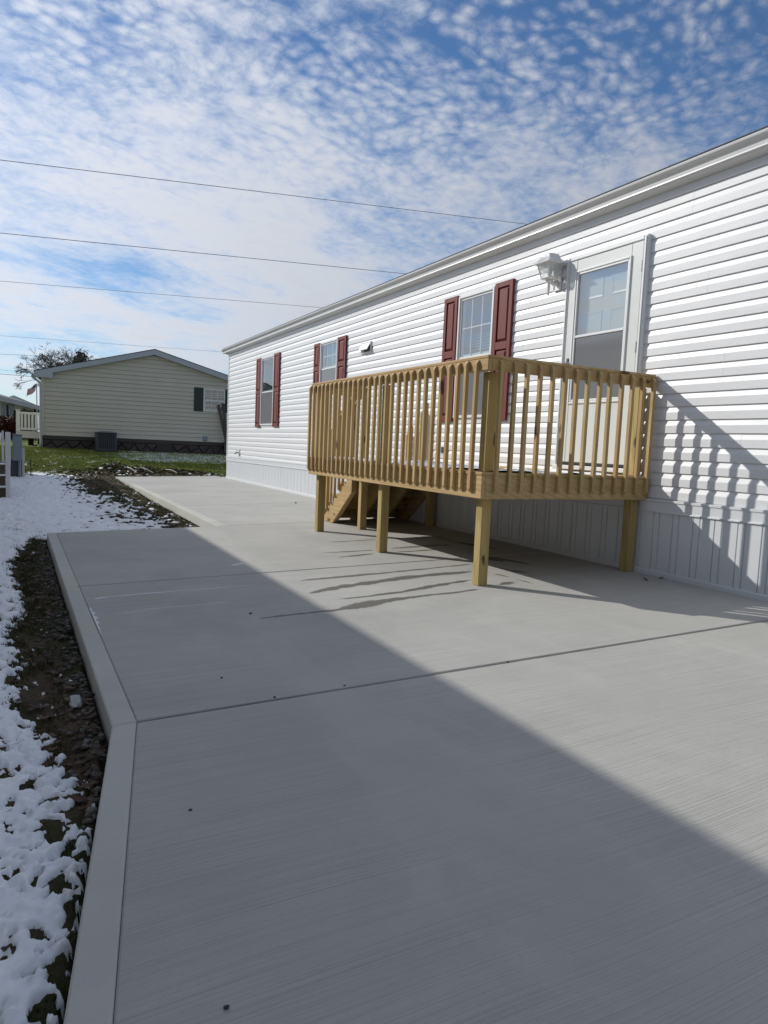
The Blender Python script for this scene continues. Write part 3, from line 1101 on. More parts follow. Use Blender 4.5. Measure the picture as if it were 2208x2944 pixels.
mb.box(-.045, -.011, gy0 + .0105, gy1 - .0105, z0 + .03, gz0 + .01, .004)
door = mb.build('storm_door', M['doorskin'], home)
mb = ring(MB(), gy0, gy1, gz0, gz1, .022, -.060, -.040, .005)
ring(mb, gy0 + .0225, gy1 - .0225, gz0 + .0225, gz1 - .0225, .022, -.053, -.022, .004)
mb.box(-.052, -.020, gy0 + .045, gy1 - .045, gm - .012, gm + .012, .003)
mb.build('glazing_bead', M['trim'], door)
box('upper_pane', -.036, -.032, gy0 + .040, gy1 - .040, gm + .006, gz1 - .040, M['glass'], door, 0)
box('lower_pane', -.030, -.026, gy0 + .040, gy1 - .040, gz0 + .040, gm - .004, M['glass'], door, 0)
box('insect_screen', -.042, -.040, gy0 + .042, gy1 - .042, gz0 + .042, gm - .012, M['screen'], door, 0)
box('door_sweep', -.046, -.012, sd0 + .01, sd1 - .01, z0 + .006, z0 + .0295, M['black'], door, .002)
for zc in (.15, 1.0, 1.72):
    box('hinge', -.0505, -.044, sd0 - .008, sd0 + .010, zc - .05, zc + .05, M['hinge'], door, .002)
box('latch_plate', -.056, -.0455, sd1 - .062, sd1 - .035, .84, .98, M['hinge'], door, .003)
MB().tube([(-.056, sd1 - .048, .94), (-.085, sd1 - .048, .93), (-.092, sd1 - .075, .925), (-.092, sd1 - .13, .92)], .007, 6).build('handle', M['hinge'], door)
en = MB()
en.box(.020, .060, sd0, sd1, z0 + .02, z1 - .02, .003)
entry = en.build('entry_door', M['entry'], home)
yc = (sd0 + sd1) / 2
for ya, yb in ((sd0 + .10, yc - .05), (yc + .05, sd1 - .10)):
    for za, zb in ((.05, .62), (.74, 1.42), (1.54, 1.80)):
        t = .03
        v = [(.0195, ya, za), (.0195, yb, za), (.0195, yb, zb), (.0195, ya, zb), (.0145, ya + t * .3, za + t * .3), (.0145, yb - t * .3, za + t * .3), (.0145, yb - t * .3, zb - t * .3), (.0145, ya + t * .3, zb - t * .3),
             (.018, ya + t, za + t), (.018, yb - t, za + t), (.018, yb - t, zb - t), (.018, ya + t, zb - t)]
        f = []
        for L in (0, 4):
            f += [(L, L + 1, L + 5, L + 4), (L + 1, L + 2, L + 6, L + 5), (L + 2, L + 3, L + 7, L + 6), (L + 3, L, L + 4, L + 7)]
        MB().add(v, f + [(8, 9, 10, 11)]).build('door_panel', M['entry'], entry)
box('threshold', -.085, .05, y0 - .01, y1 + .01, -.145, -.102, M['trim'], home, .006)

# dryer vent hood, hose tap, outlet
vt = ring(MB(), 10.215, 10.590, 1.50, 1.680, .022, -.036, -.016).build('wall_vent', M['trim'], home)
MB().add([(-.034, 10.24, 1.66), (-.034, 10.565, 1.66), (-.095, 10.565, 1.55), (-.095, 10.24, 1.55), (-.026, 10.24, 1.66), (-.026, 10.565, 1.66), (-.088, 10.565, 1.547), (-.088, 10.24, 1.547)],
         [(0, 1, 2, 3), (7, 6, 5, 4), (0, 4, 5, 1), (3, 2, 6, 7), (0, 3, 7, 4), (1, 5, 6, 2)]).build('vent_flap', M['trim'], vt)
box('vent_throat', -.020, -.0165, 10.238, 10.568, 1.523, 1.658, M['dark'], vt, 0)
tp = box('hose_tap_plate', -.030, -.015, 17.69, 17.86, -.39, -.21, M['trim'], home, .004)
mbt = MB().tube([(-.03, 17.775, -.30), (-.10, 17.775, -.31), (-.125, 17.775, -.35)], .014, 6)
mbt.box(-.095, -.075, 17.73, 17.82, -.268, -.255, .003)
mbt.build('tap', M['hinge'], tp)
op = box('outlet_cover', -.050, -.015, 7.845, 7.935, -.065, .055, M['trim'], home, .006)
box('outlet_flap', -.058, -.0505, 7.86, 7.92, -.045, .035, M['ac'], op, .004)

# ------------------------------------------------------------------ porch lantern
lx, ly = -.135, 5.85
lan = thing('wall_lantern', 'white plastic carriage lantern with pebbled panes mounted beside the storm door', 'lantern', (-.02, ly, 1.70))
ring(MB(), ly - .062, ly + .062, 1.700, 1.905, .018, -.032, -.016).box(-.022, -.016, ly - .05, ly + .05, 1.715, 1.89).build('back_plate', M['lamp_white'], lan)
MB().tube([(-.03, ly, 1.785), (-.05, ly, 1.77), (-.085, ly, 1.768), (-.115, ly, 1.785), (lx, ly, 1.805)], [.036, .030, .022, .020, .022], 10).build('arm', M['lamp_white'], lan, True)


def frustum(mb, cx, cy, za, ha, zb, hb):
    v = [(cx + sx * ha, cy + sy * ha, za) for sx, sy in ((-1, -1), (1, -1), (1, 1), (-1, 1))] + [(cx + sx * hb, cy + sy * hb, zb) for sx, sy in ((-1, -1), (1, -1), (1, 1), (-1, 1))]
    return mb.add(v, [(3, 2, 1, 0), (4, 5, 6, 7)] + [(i, (i + 1) % 4, (i + 1) % 4 + 4, i + 4) for i in range(4)])


zb_, zt_, hb_, ht_ = 1.818, 1.955, .058, .092
mb = MB()
frustum(mb, lx, ly, 1.800, .050, 1.812, .064)
frustum(mb, lx, ly, 1.812, .064, 1.820, .064)
for sx, sy in ((-1, -1), (1, -1), (1, 1), (-1, 1)):
    mb.tube([(lx + sx * hb_, ly + sy * hb_, zb_), (lx + sx * ht_, ly + sy * ht_, zt_)], .0065, 5)
mb.build('lantern_frame', M['lamp_white'], lan)
for sx, sy in ((1, 0), (-1, 0), (0, 1), (0, -1)):
    tx, ty_ = -sy, sx
    v = []
    for h, zc in ((hb_, zb_), (ht_, zt_)):
        for t in (-1, 1):
            v.append((lx + sx * (h - .002) + tx * t * (h - .006), ly + sy * (h - .002) + ty_ * t * (h - .006), zc))
    MB().add(v, [(0, 1, 3, 2)]).build('pane', M['lamp_glass'], lan, fix=False)
mb = MB()
prev = [(ht_ + .042, 1.952), (ht_ + .042, 1.960), (ht_ + .016, 1.972), (.088, 1.992), (.070, 2.02), (.060, 2.052), (.045, 2.058)]
for (ha, za), (hb2, zb2) in zip(prev, prev[1:]):
    frustum(mb, lx, ly, za, ha, zb2, hb2)
for q in range(-3, 4):                                   # ribs on the roof
    for sx, sy in ((-1, 0), (0, -1), (0, 1)):
        pts = []
        for h, zc in prev[1:6]:
            t = q / 3.4 * h
            pts.append((lx + sx * (h + .001) + (-sy) * t, ly + sy * (h + .001) + sx * t, zc + .001))
        mb.tube(pts, .0035, 4, False)
mb.build('lantern_roof', M['lamp_white'], lan)
MB().tube([(lx, ly, 1.801), (lx, ly, 1.79), (lx, ly, 1.775), (lx, ly, 1.76), (lx, ly, 1.645), (lx, ly, 1.638)], [.034, .036, .022, .018, .011, .004], 10).build('finial', M['lamp_white'], lan, True)
MB().tube([(lx, ly, 1.82), (lx, ly, 1.85), (lx, ly, 1.875), (lx, ly, 1.905), (lx, ly, 1.925)], [.016, .018, .028, .028, .008], 10).build('bulb', M['blind'], lan, True)

# ================================================================== DECK
XO, YR, YF = -1.835, 4.452, 8.135            # outer face, near side, far side
RB, DT, CT = -.370, -.161, .738              # rim bottom, deck top, rail cap top
deck = thing('deck', 'raised deck of new treated yellow-green lumber with baluster railing against the white home', 'deck', ((XO) / 2, (YR + YF) / 2, -1.06))
RT = DT - .026
# rim joists (doubled)
box('rim_joist', XO, XO + .037, YR, YF, RB, RT, WOOD[1], deck)
box('rim_joist', XO + .039, XO + .075, YR + .0765, YF - .0765, RB + .002, RT - .001, WOOD[1], deck)
box('rim_joist', XO + .0385, -.028, YR, YR + .037, RB, RT, WOOD[0], deck)
box('rim_joist', XO + .076, -.0285, YR + .039, YR + .075, RB + .002, RT - .001, WOOD[0], deck)
box('rim_joist', XO + .0385, -.028, YF - .037, YF, RB, RT, WOOD[0], deck)
box('rim_joist', XO + .076, -.0285, YF - .075, YF - .039, RB + .002, RT - .001, WOOD[0], deck)
box('ledger', -.0745, -.037, YR + .077, YF - .077, RB + .001, RT - .002, WOOD[1], deck)
for i in range(1, 9):
    yj = YR + (YF - YR) * i / 9
    box('joist', XO + .0765, -.076, yj - .019, yj + .019, RB + .003, RT - .0015, WOOD[0], deck)
# decking boards run along the wall
nb = 13
bw = (abs(XO) - .026 + .010) / nb
for i in range(nb):
    xa = XO - .008 + bw * i
    box('deck_board', xa + .002, xa + bw - .003, YR - .006, YF + .010, DT - .0255, DT, WOOD[1], deck, .004)
# posts (through to the top rail on the outside corners)
PO = XO + .0765


def post(x, y, zt, zb=None, m=None):
    zb = slab_z(x + .045) - .002 if zb is None else zb
    return box('post', x, x + .089, y, y + .089, zb, zt, (m or WOODG)[2], deck, .005)


RAILZ = CT - .0262 - .0895                   # underside of the sub rail
post(PO, YR + .0765, RB - .001 + .0, None); box('post', PO + .0005, PO + .089, YR + .077, YR + .1655, DT + .001, RAILZ - .001, WOODG[2], deck, .005)
post(PO, 6.27, RB - .001)
post(PO, YF - .1655, RB - .001); box('post', PO + .0005, PO + .089, YF - .165, YF - .0765, DT + .001, RAILZ - .001, WOODG[2], deck, .005)
box('post', PO + .0005, PO + .089, 6.271, 6.359, DT + .001, RAILZ - .001, WOODG[2], deck, .005)
XI = -1.175
post(XI, YF - .1655, RB - .001, m=WOOD); box('post', XI, XI + .0885, YF - .165, YF - .0765, DT + .001, CT - .12, WOOD[2], deck, .005)
post(-.170, YF - .1655, RB - .001)
post(-.135, YR + .0765, RB - .001); box('post', -.135, -.0465, YR + .077, YR + .1655, DT + .001, RAILZ - .001, WOODG[2], deck, .005)
# rails: cap and sub-rail
SR0, SR1 = RAILZ, CT - .0265
box('sub_rail', XO, XO + .037, YR, YF, SR0, SR1, WOOD[1], deck)
box('sub_rail', XO + .0385, -.024, YR, YR + .037, SR0, SR1, WOOD[0], deck)
box('sub_rail', XO + .0385, XI + .09, YF - .037, YF, SR0, SR1, WOOD[0], deck)
box('sub_rail', XO + .039, XO + .075, YR + .039, YF - .039, SR0 + .002, SR1 - .001, WOOD[1], deck)
box('rail_cap', XO + .004, XO + .125, YR + .004, YF - .004, CT - .026, CT, WOOD[1], deck, .005)
box('rail_cap', XO + .1265, -.024, YR + .004, YR + .125, CT - .026, CT, WOOD[0], deck, .005)
box('rail_cap', XO + .1265, XI + .095, YF - .125, YF - .004, CT - .026, CT, WOOD[0], deck, .005)


def baluster_mesh(L, side, mat):
    """2x2 picket, top and bottom cut at 45 degrees; 'side' = outward axis 'x' or 'y' (negative way)"""
    w, c = .0305, .026
    # profile in (outward, z): inner face at 0, outer at w
    pr = [(0, 0), (w * .35, 0), (w, c), (w, L - c), (w * .35, L), (0, L)]
    mb = MB()
    if side == 'x':
        mb.prism_y([(-o, z) for o, z in pr], -w / 2, w / 2)
    elif side == 'y':
        mb.prism_x([(-o, z) for o, z in pr], -w / 2, w / 2)
    else:
        mb.prism_x([(o, z) for o, z in pr], -w / 2, w / 2)
    for zc in (c + .030, L - c - .022):
        r = .0042
        ring8 = [(math.cos(t * math.pi / 3) * r, math.sin(t * math.pi / 3) * r) for t in range(6)]
        if side == 'x':
            mb.add([(-w - .0006, a, zc + b) for a, b in ring8], [tuple(range(6))], 1)
        else:
            s = -1 if side == 'y' else 1
            mb.add([(a, s * (w + .0006), zc + b) for a, b in ring8], [tuple(range(6))], 1)
    me = mesh(mb.v, mb.f, mat, False, mb.mi)
    bm = bmesh.new(); bm.from_mesh(me)
    bmesh.ops.recalc_face_normals(bm, faces=[f for f in bm.faces if f.material_index == 0])
    bm.to_mesh(me); bm.free()
    return me


ZB0, ZB1 = RB + .046, SR1 - .006
mx_ = baluster_mesh(ZB1 - ZB0, 'x', [WOOD[2], M['screw']])
my_ = baluster_mesh(ZB1 - ZB0, 'y', [WOOD[2], M['screw']])
mf_ = baluster_mesh(ZB1 - ZB0, 'f', [WOOD[2], M['screw']])


def jit(o, s=.004):
    o.rotation_euler = (random.uniform(-s, s), random.uniform(-s, s), random.uniform(-.01, .01))


for i in range(29):
    yb = 8.105 - (8.105 - 4.585) * i / 28 + random.uniform(-.004, .004)
    jit(put('baluster', mx_, deck, (XO - .0008, yb, ZB0 + random.uniform(-.003, .003))))
for i in range(14):
    xb = -1.715 + (1.715 - .075) * i / 13 + random.uniform(-.004, .004)
    jit(put('baluster', my_, deck, (xb, YR - .0008, ZB0 + random.uniform(-.003, .003))))
for i in range(5):
    xb = -1.74 + i * .127
    jit(put('baluster', mf_, deck, (xb, YF + .0008, ZB0)))

# stairs down the far side
SX0, SX1 = -1.20, -.05
zf = slab_z(-1.16) - .002
rise, run = (DT - zf) / 5, .225
for xs_ in (SX0, -.83, -.46, SX1 - .038):
    f0 = slab_z(xs_) + .001
    poly = [(YF + .002, RB - .21), (YF + .002, DT - rise)]
    for k in range(1, 5):
        zt = DT - rise * k
        poly += [(YF + .002 + run * k, zt)]
        zn = DT - rise * (k + 1) if k < 4 else f0
        poly += [(YF + .002 + run * k, zn)]
    poly += [(8.73, f0)]
    MB().prism_x(poly, xs_, xs_ + .038).build('stair_stringer', WOOD[1], deck)
for k in range(1, 5):
    zt = DT - rise * k
    for q in range(2):
        ya = YF + .004 + run * (k - 1) + .0205 + q * .1165
        box('stair_tread', SX0 - .02, SX1 + .01, ya, ya + .116, zt + .001, zt + .0365, WOOD[0], deck, .004)
for k in range(1, 6):
    ya = YF + .004 + run * (k - 1) if k > 1 else YF + .003
    box('stair_riser', SX0 + .0005, SX1 - .002, ya - .0005, ya + .019, max(DT - rise * k + (.0005), slab_z(SX1) + .001), DT - rise * (k - 1) - .0005 - (.0 if k > 1 else .03), WOOD[0], deck, .002)
# outer stringer skirt board, newel, sloping rail, pickets
sl = -.80
MB().prism_x([(YF + .002, -.36), (YF + .002, -.60), (8.72, -1.058), (9.02, -1.058), (9.02, -.99)], SX0 - .0385, SX0 - .0005).build('stair_skirt_board', WOOD[1], deck)
nw = box('post', SX0 - .03, SX0 + .059, 9.03, 9.119, slab_z(SX0), .02, WOOD[2], deck, .005)
zr = lambda yy: .60 - .655 * (yy - 8.15)
MB().prism_x([(8.06, zr(8.06) - .09), (9.16, zr(9.16) - .09), (9.16, zr(9.16)), (8.06, zr(8.06))], SX0 - .0385, SX0 - .0325 + .032).build('stair_rail', WOOD[1], deck)
MB().prism_x([(8.08, zr(8.08) + .001), (9.19, zr(9.19) + .001), (9.19, zr(9.19) + .027), (8.08, zr(8.08) + .027)], SX0 - .075, SX0 + .065).build('stair_rail_cap', WOOD[1], deck)
mst = baluster_mesh(1.06, 'x', [WOOD[2], M['screw']])
for i in range(6):
    yb = 8.26 + .127 * i
    jit(put('stair_baluster', mst, deck, (SX0 - .0395, yb, -.555 - .80 * (yb - 8.43) + .02)))
for yb in (8.30, 8.43, 8.56, 8.69, 8.82, 8.95):
    jit(put('stair_baluster', mst, deck, (SX1 - .01, yb, -.555 - .80 * (yb - 8.43) + .02)))

# thin snow left on the decking
def dsn(X, Y):
    m = fbm(X * 4, Y * 2.2, 4) + .10 - .8 * smooth(X, -.5, -.1) + .55 * np.exp(-((X + 1.55) / .22) ** 2) - .2
    return DT + .001 + .020 * np.clip(m, 0, .8) ** .6 + np.clip(m, -1, 0) * .02


ds = grid_mesh('deck_snow', np.arange(-1.70, -.06, .02), np.arange(YR + .01, YF - .01, .025), dsn, M['snow'], keep=lambda X, Y, Z: Z > DT + .0012)
tag(ds, 'thin broken snow left on the deck boards behind the balusters', 'snow', kind='stuff')

# ================================================================== things lying on the slab and beside it
def strip(name, paths, mat, lift=.0016, WS=1.):
    V, F, T = [], [], []
    for path in paths:
        pts = [(on_slab(u, v), w) for u, v, w in path]
        # resample
        P_ = np.array([p[:2] for p, _ in pts]); Wd = np.array([w for _, w in pts])
        d = np.r_[0, np.cumsum(np.linalg.norm(np.diff(P_, axis=0), axis=1))]
        n = max(6, int(d[-1] / .03))
        s = np.linspace(0, d[-1], n)
        X, Y, W_ = np.interp(s, d, P_[:, 0]), np.interp(s, d, P_[:, 1]), np.interp(s, d, Wd)
        jag = fbm(X * 7 + d[-1], Y * 7, 3)
        Y = Y + jag * .010
        W_ = W_ * WS * (1 + .5 * fbm(X * 11, Y * 11 + 4, 2))
        o = len(V)
        rows = (-1, -.35, .35, 1)
        for i in range(n):
            e = min(1, i / 4, (n - 1 - i) / 4)
            for rr in rows:
                x, yv = X[i], Y[i] + rr * W_[i]
                V.append((x, yv, slab_z(x) + lift)); T.append((1 - abs(rr) ** 2) * e)
        for i in range(n - 1):
            for q in range(3):
                a = o + i * 4 + q
                F.append((a, a + 4, a + 5, a + 1))
    return tri_mesh(name, np.array(V), np.array(F), mat, T)


k = 1100 / 1659


def rp(lst):
    return [(600 + u * k, 1450 + v * k, w) for u, v, w in lst]


wet = strip('meltwater', [
    rp([(380, 333, .006), (460, 325, .02), (600, 312, .024), (760, 298, .016), (1150, 258, .012)]),
    rp([(420, 389, .01), (500, 372, .035), (610, 352, .04), (720, 338, .035), (860, 316, .035), (1040, 300, .03), (1150, 290, .02)]),
    rp([(540, 413, .006), (660, 403, .012), (760, 390, .016), (850, 378, .016), (960, 356, .026), (1060, 340, .02), (1150, 327, .014)]),
    rp([(190, 500, .004), (290, 488, .010), (400, 474, .012), (560, 458, .018), (640, 441, .045), (710, 430, .05), (800, 412, .03), (900, 400, .016), (1060, 383, .012), (1190, 366, .016)]),
    rp([(480, 210, .006), (600, 206, .016), (730, 198, .012)]),
    rp([(540, 232, .010), (640, 222, .02), (730, 213, .022)]),
    rp([(780, 193, .014), (860, 186, .02), (960, 180, .03), (1060, 176, .03)]),
    rp([(800, 208, .012), (900, 202, .016), (1000, 196, .02)]),
    rp([(790, 150, .012), (880, 146, .02), (960, 140, .03), (1050, 150, .05)]),
    rp([(500, 165, .010), (600, 160, .014), (740, 152, .012)]),
    rp([(1220, 300, .02), (1290, 312, .05), (1350, 330, .06), (1420, 345, .03)]),
    rp([(1230, 270, .03), (1300, 285, .06), (1400, 300, .05)]),
    rp([(1240, 352, .012), (1290, 342, .03), (1340, 335, .02)]),
    rp([(1140, 240, .04), (1250, 235, .10), (1400, 260, .08)]),
    rp([(1000, 150, .05), (1100, 170, .10), (1250, 190, .10)]),
], M['wet'], WS=2.0)
tag(wet, 'dark meltwater trickles running from the deck across the slab', 'water', kind='stuff')
s8 = 700 / 1659


def r8(lst):
    return [(u * s8, 1300 + v * s8, w) for u, v, w in lst]


ice = strip('ice_crust', [
    r8([(600, 1018, .01), (640, 1002, .02), (760, 985, .012), (950, 968, .016), (1080, 958, .012), (1300, 940, .006), (1400, 935, .012), (1560, 918, .006), (1800, 900, .008)]),
    r8([(690, 1105, .004), (900, 1090, .006), (1060, 1066, .007), (1400, 1038, .005), (1650, 1012, .004)]),
    r8([(1530, 782, .01), (1590, 770, .04), (1650, 760, .03), (1680, 745, .01)]),
    r8([(1180, 620, .006), (1240, 665, .03)]),
    rp([(330, 180, .006), (400, 178, .010), (460, 175, .006)]),
], M['ice'], .0022, WS=1.4)
tag(ice, 'white ice crust left in lines on the shaded slab', 'ice', kind='stuff')
# crust along the inner edge of the border band
V, F, T = [], [], []
n = 60
for i in range(n):
    t = i / (n - 1)
    yv = 4.95 - t * .66
    x0 = float(kerb_x(yv)) + BW + .002
    wdt = (.012 + .045 * (.5 + .5 * math.sin(i * .55)) * (.6 + .4 * math.sin(i * 1.7))) * (.4 + .6 * math.sin(math.pi * min(1, t * 1.2)))
    for q, tt in ((0, .9), (.5, 1.), (1., 0.)):
        V.append((x0 + wdt * q, yv, slab_z(x0) + .003)); T.append(tt)
for i in range(n - 1):
    for q in range(2):
        a = i * 3 + q
        F.append((a, a + 3, a + 4, a + 1))
ic2 = tri_mesh('ice_crust', np.array(V), np.array(F), M['ice'], T)
tag(ic2, 'white ice crust along the border band of the slab', 'ice', kind='stuff')


# pebbles in the trough beside the kerb
def ico():
    bm = bmesh.new()
    bmesh.ops.create_icosphere(bm, subdivisions=1, radius=1.)
    v = np.array([x.co[:] for x in bm.verts]); f = np.array([[x.index for x in q.verts] for q in bm.faces])
    bm.free()
    return v, f


IV, IF = ico()


def pebbles(name, pos, size, mat, flat=.6):
    n = len(pos)
    V = np.empty((n, len(IV), 3)); tone = np.empty((n, len(IV)))
    for i in range(n):
        a = rng.random() * 6.283
        s = size[i] * np.array([1, .6 + .4 * rng.random(), flat * (.7 + .5 * rng.random())])
        v = IV * (1 + .16 * rng.standard_normal((len(IV), 1))) * s
        c, s_ = math.cos(a), math.sin(a)
        V[i] = np.stack([v[:, 0] * c - v[:, 1] * s_, v[:, 0] * s_ + v[:, 1] * c, v[:, 2]], -1) + pos[i]
        tone[i] = rng.random() ** 1.5
    F = (IF[None] + (np.arange(n) * len(IV))[:, None, None]).reshape(-1, 3)
    return tri_mesh(name, V.reshape(-1, 3), F, mat, tone.ravel(), smooth_=True)


n = 800
py_ = 2.2 + (8.6 - 2.2) * rng.random(n)
off = np.abs(rng.normal(0, .07, n)) + .012
px_ = kerb_x(py_) - off
ok = px_ > snow_edge(py_) - .02
px_, py_ = px_[ok], py_[ok]
sz = .008 + .015 * rng.random(len(px_)) ** 1.6
gr = pebbles('gravel', np.stack([px_, py_, ground_z(px_, py_) + sz * .25], -1), sz, M['pebble'])
tag(gr, 'grey and brown river pebbles in the trough beside the kerb', 'gravel', kind='stuff')
n = 900
cx_ = rng.uniform(-4.4, -2.85, n); cy_ = rng.uniform(9.5, 20.5, n)
sz = .012 + .03 * rng.random(n) ** 2.5
cl = pebbles('soil_clods', np.stack([cx_, cy_, ground_z(cx_, cy_) + sz * .2], -1), sz, M['ground'])
tag(cl, 'dark soil clods in the disturbed verge', 'soil', kind='stuff')
n = 1300
cx_ = rng.normal(-2.0, 1.3, n); cy_ = rng.normal(21.4, .55, n)
ok = (cy_ > B_Y1 + .1) & (cx_ < 1)
cx_, cy_ = cx_[ok], cy_[ok]
sz = .015 + .05 * rng.random(len(cx_)) ** 2.2
cl = pebbles('spoil_heap', np.stack([cx_, cy_, ground_z(cx_, cy_) + sz * .3], -1), sz, M['ground'])
tag(cl, 'heap of dug brown soil beyond the end of the slab', 'soil', kind='stuff')


# grass blades
def blades(name, bx, by, hgt, wid, mat, lean=.5):
    n = len(bx)
    a = rng.random(n) * 6.283
    ln = hgt * lean * rng.random(n)
    la = rng.random(n) * 6.283
    z = ground_z(bx, by) - .004
    V = np.empty((n, 3, 3))
    V[:, 0] = np.stack([bx - np.cos(a) * wid, by - np.sin(a) * wid, z], -1)
    V[:, 1] = np.stack([bx + np.cos(a) * wid, by + np.sin(a) * wid, z], -1)
    V[:, 2] = np.stack([bx + np.cos(la) * ln, by + np.sin(la) * ln, z + hgt], -1)
    F = np.arange(3 * n).reshape(-1, 3)
    tone = np.repeat(np.clip(rng.random(n) * .8 + .25 * fbm(bx * .9, by * .9, 3), 0, 1), 3)
    return tri_mesh(name, V.reshape(-1, 3), F, mat, tone)


n = 110000
bx, by = rng.uniform(-7, 2.2, n), rng.uniform(20.2, 28.6, n)
heapd = np.exp(-((bx + 2.2) / 1.6) ** 2 - ((by - 21.3) / .8) ** 2)
ok = (rng.random(n) > heapd * 1.2) & (by > 20.9 + .5 * fbm(bx * .8, by * .8, 3) - (bx < -3.6) * .3)
bx, by = bx[ok], by[ok]
lg = blades('lawn_grass', bx, by, .025 + .03 * rng.random(len(bx)), .006 + .004 * rng.random(len(bx)), M['grass'], .8)
tag(lg, 'short green lawn in front of the beige house', 'grass', kind='stuff')
n = 20000
by = 1.2 + rng.random(n) ** 1.3 * 8.
bx = snow_edge(by) + rng.normal(.02, .10, n)
ok = (bx < kerb_x(by) - .05) & (fbm(bx * 6, by * 4, 3) > -.15)
bx, by = bx[ok], by[ok]
n2 = 1500
wx, wy = rng.uniform(-5.9, -4.8, n2), 1.2 + rng.random(n2) ** 1.5 * 7
wx = np.minimum(wx, snow_edge(wy) - .01)
wx2, wy2 = -2.80 - np.abs(rng.normal(0, .16, 7000)), rng.uniform(9., 16.5, 7000)
keepw = fbm(wx2 * 3, wy2 * 2, 3) > -.05
wx3, wy3 = rng.uniform(-4.6, -2.85, 9000), rng.uniform(9.2, 20.5, 9000)
keep3 = fbm(wx3 * 1.7, wy3 * 1.2, 3) > .12
bx = np.r_[bx, wx, wx2[keepw], wx3[keep3]]; by = np.r_[by, wy, wy2[keepw], wy3[keep3]]
m_ = snow_field(bx, by)
ok = (m_ < .06) | (rng.random(len(bx)) < .05)
bx, by = bx[ok], by[ok]
hg = (.022 + .030 * rng.random(len(bx))) * (.42 + .58 * smooth(by, 2.2, 6.))
wg = blades('rough_grass', bx, by, hg, .0016 + .0022 * rng.random(len(bx)), M['weed'], 1.3)
tag(wg, 'dark rough grass poking through the snow edge', 'grass', kind='stuff')


# fallen leaves
def leaf_mesh(seed):
    rr = random.Random(seed)
    n = 12
    v = [(0, 0, 0)]
    for i in range(n):
        t = i / n * 2 * math.pi
        rad = (.55 + .45 * abs(math.cos(t))) * (1 + .25 * math.sin(5 * t + seed))
        x, y_ = math.cos(t) * rad, math.sin(t) * rad * .62
        v.append((x, y_, .28 * y_ * y_ + .18 * x * x * rr.uniform(.3, 1.3)))
    vb = [(a, b, c + .03) for a, b, c in v]
    f = [(0, i + 1, (i + 1) % n + 1) for i in range(n)]
    f2 = [tuple(q + n + 1 for q in t[::-1]) for t in f]
    side = [(i + 1, (i + 1) % n + 1, (i + 1) % n + 2 + n, i + 2 + n) for i in range(n)]
    return mesh([(a, b, c) for a, b, c in v] + vb, f + [tuple(reversed(q)) for q in f2] + side, M['leaf'])


LM = [leaf_mesh(s) for s in range(4)]


def leaf(x, y, z, s, label, group=None):
    o = put('fallen_leaf', random.choice(LM), None, (x, y, z))
    o.scale = (s, s, s * .8)
    o.rotation_euler = (random.uniform(-.25, .25), random.uniform(-.25, .25), random.uniform(0, 6.28))
    return tag(o, label, 'leaf', group)


p = on_slab(1857, 1668)
leaf(p[0], p[1], p[2] + .004, .034, 'dark curled dead leaf on the slab beside the deck post nearest the wall lantern')
leaf(-.075, 4.19, slab_z(-.075) + .004, .036, 'tawny dead leaf against the foot of the white skirting')
cnt = 0
while cnt < 190:
    yv = random.uniform(2.2, 7.8)
    lo, hi = float(snow_edge(yv)) - .02, float(kerb_x(yv)) - .03
    if hi - lo < .03:
        continue
    xv = random.uniform(lo, hi)
    leaf(xv, yv, float(ground_z(np.array(xv), np.array(yv))) + .018, random.uniform(.018, .036), 'small rust-brown dead leaf lying among the pebbles beside the kerb', 'dead leaves in the pebble trough')
    cnt += 1
for (u, v, s) in ((637, 1950, .007), (547, 2330, .006), (650, 2900, .007), (1098, 1478, .014), (1460, 1905, .008), (990, 1972, .006), (790, 2006, .007), (850, 1447, .02), (720, 1765, .012)):
    p = on_slab(u, v)
    vv = IV * np.array([1, .75, .6]) * (1 + .15 * rng.standard_normal((len(IV), 1))) * s
    o = put('pebble', mesh(vv, [tuple(t) for t in IF], M['leaf'] if s > .013 else M['stone'], True), None, (p[0], p[1], p[2] + s * .45))
    tag(o, 'tiny dark pebble lying loose on the open slab', 'pebble', 'loose pebbles on the slab')
# pale rock chunk in the trough
p = on_z(218, 2015, -1.25)
bm = bmesh.new(); bmesh.ops.create_icosphere(bm, subdivisions=2, radius=1.)
rv = np.array([x.co[:] for x in bm.verts]); rf = [tuple(x.index for x in q.verts) for q in bm.faces]; bm.free()
rv = rv * (1 + .45 * perlin(rv[:, 0] * 2.1 + 5, rv[:, 1] * 2.1 + rv[:, 2] * 1.7)[:, None]) * np.array([.026, .07, .03])
o = put('rock_chunk', mesh(rv, rf, M['snow_slab'], False), None, (p[0], p[1], -1.255))
tag(o, 'pale jagged rock chunk lying in the pebbles beside the kerb', 'rock')
# two laths in the spoil heap
for i, (u0, v0, u1, v1) in enumerate(((476, 1353, 508, 1358), (365, 1362, 392, 1368), (403, 1366, 440, 1371))):
    a, b = on_y(u0, v0, 21.0), on_y(u1, v1, 20.6)
    a[2] = float(ground_z(np.array(a[0]), np.array(a[1]))) + .05; b[2] = float(ground_z(np.array(b[0]), np.array(b[1]))) + .04
    o = MB().tube([a, (a + b) / 2 + np.array([0, 0, .03]), b], .013, 6).build('wood_offcut', M['cream'])
    tag(o, 'pale split lath stuck in the dug soil heap', 'offcut', 'laths in the soil heap')

# ================================================================== BEIGE HOUSE
YB = 28.0


def by_(u, v):
    p = on_y(u * .42194, 950 + v * .42194, YB)
    return p[0], p[2]


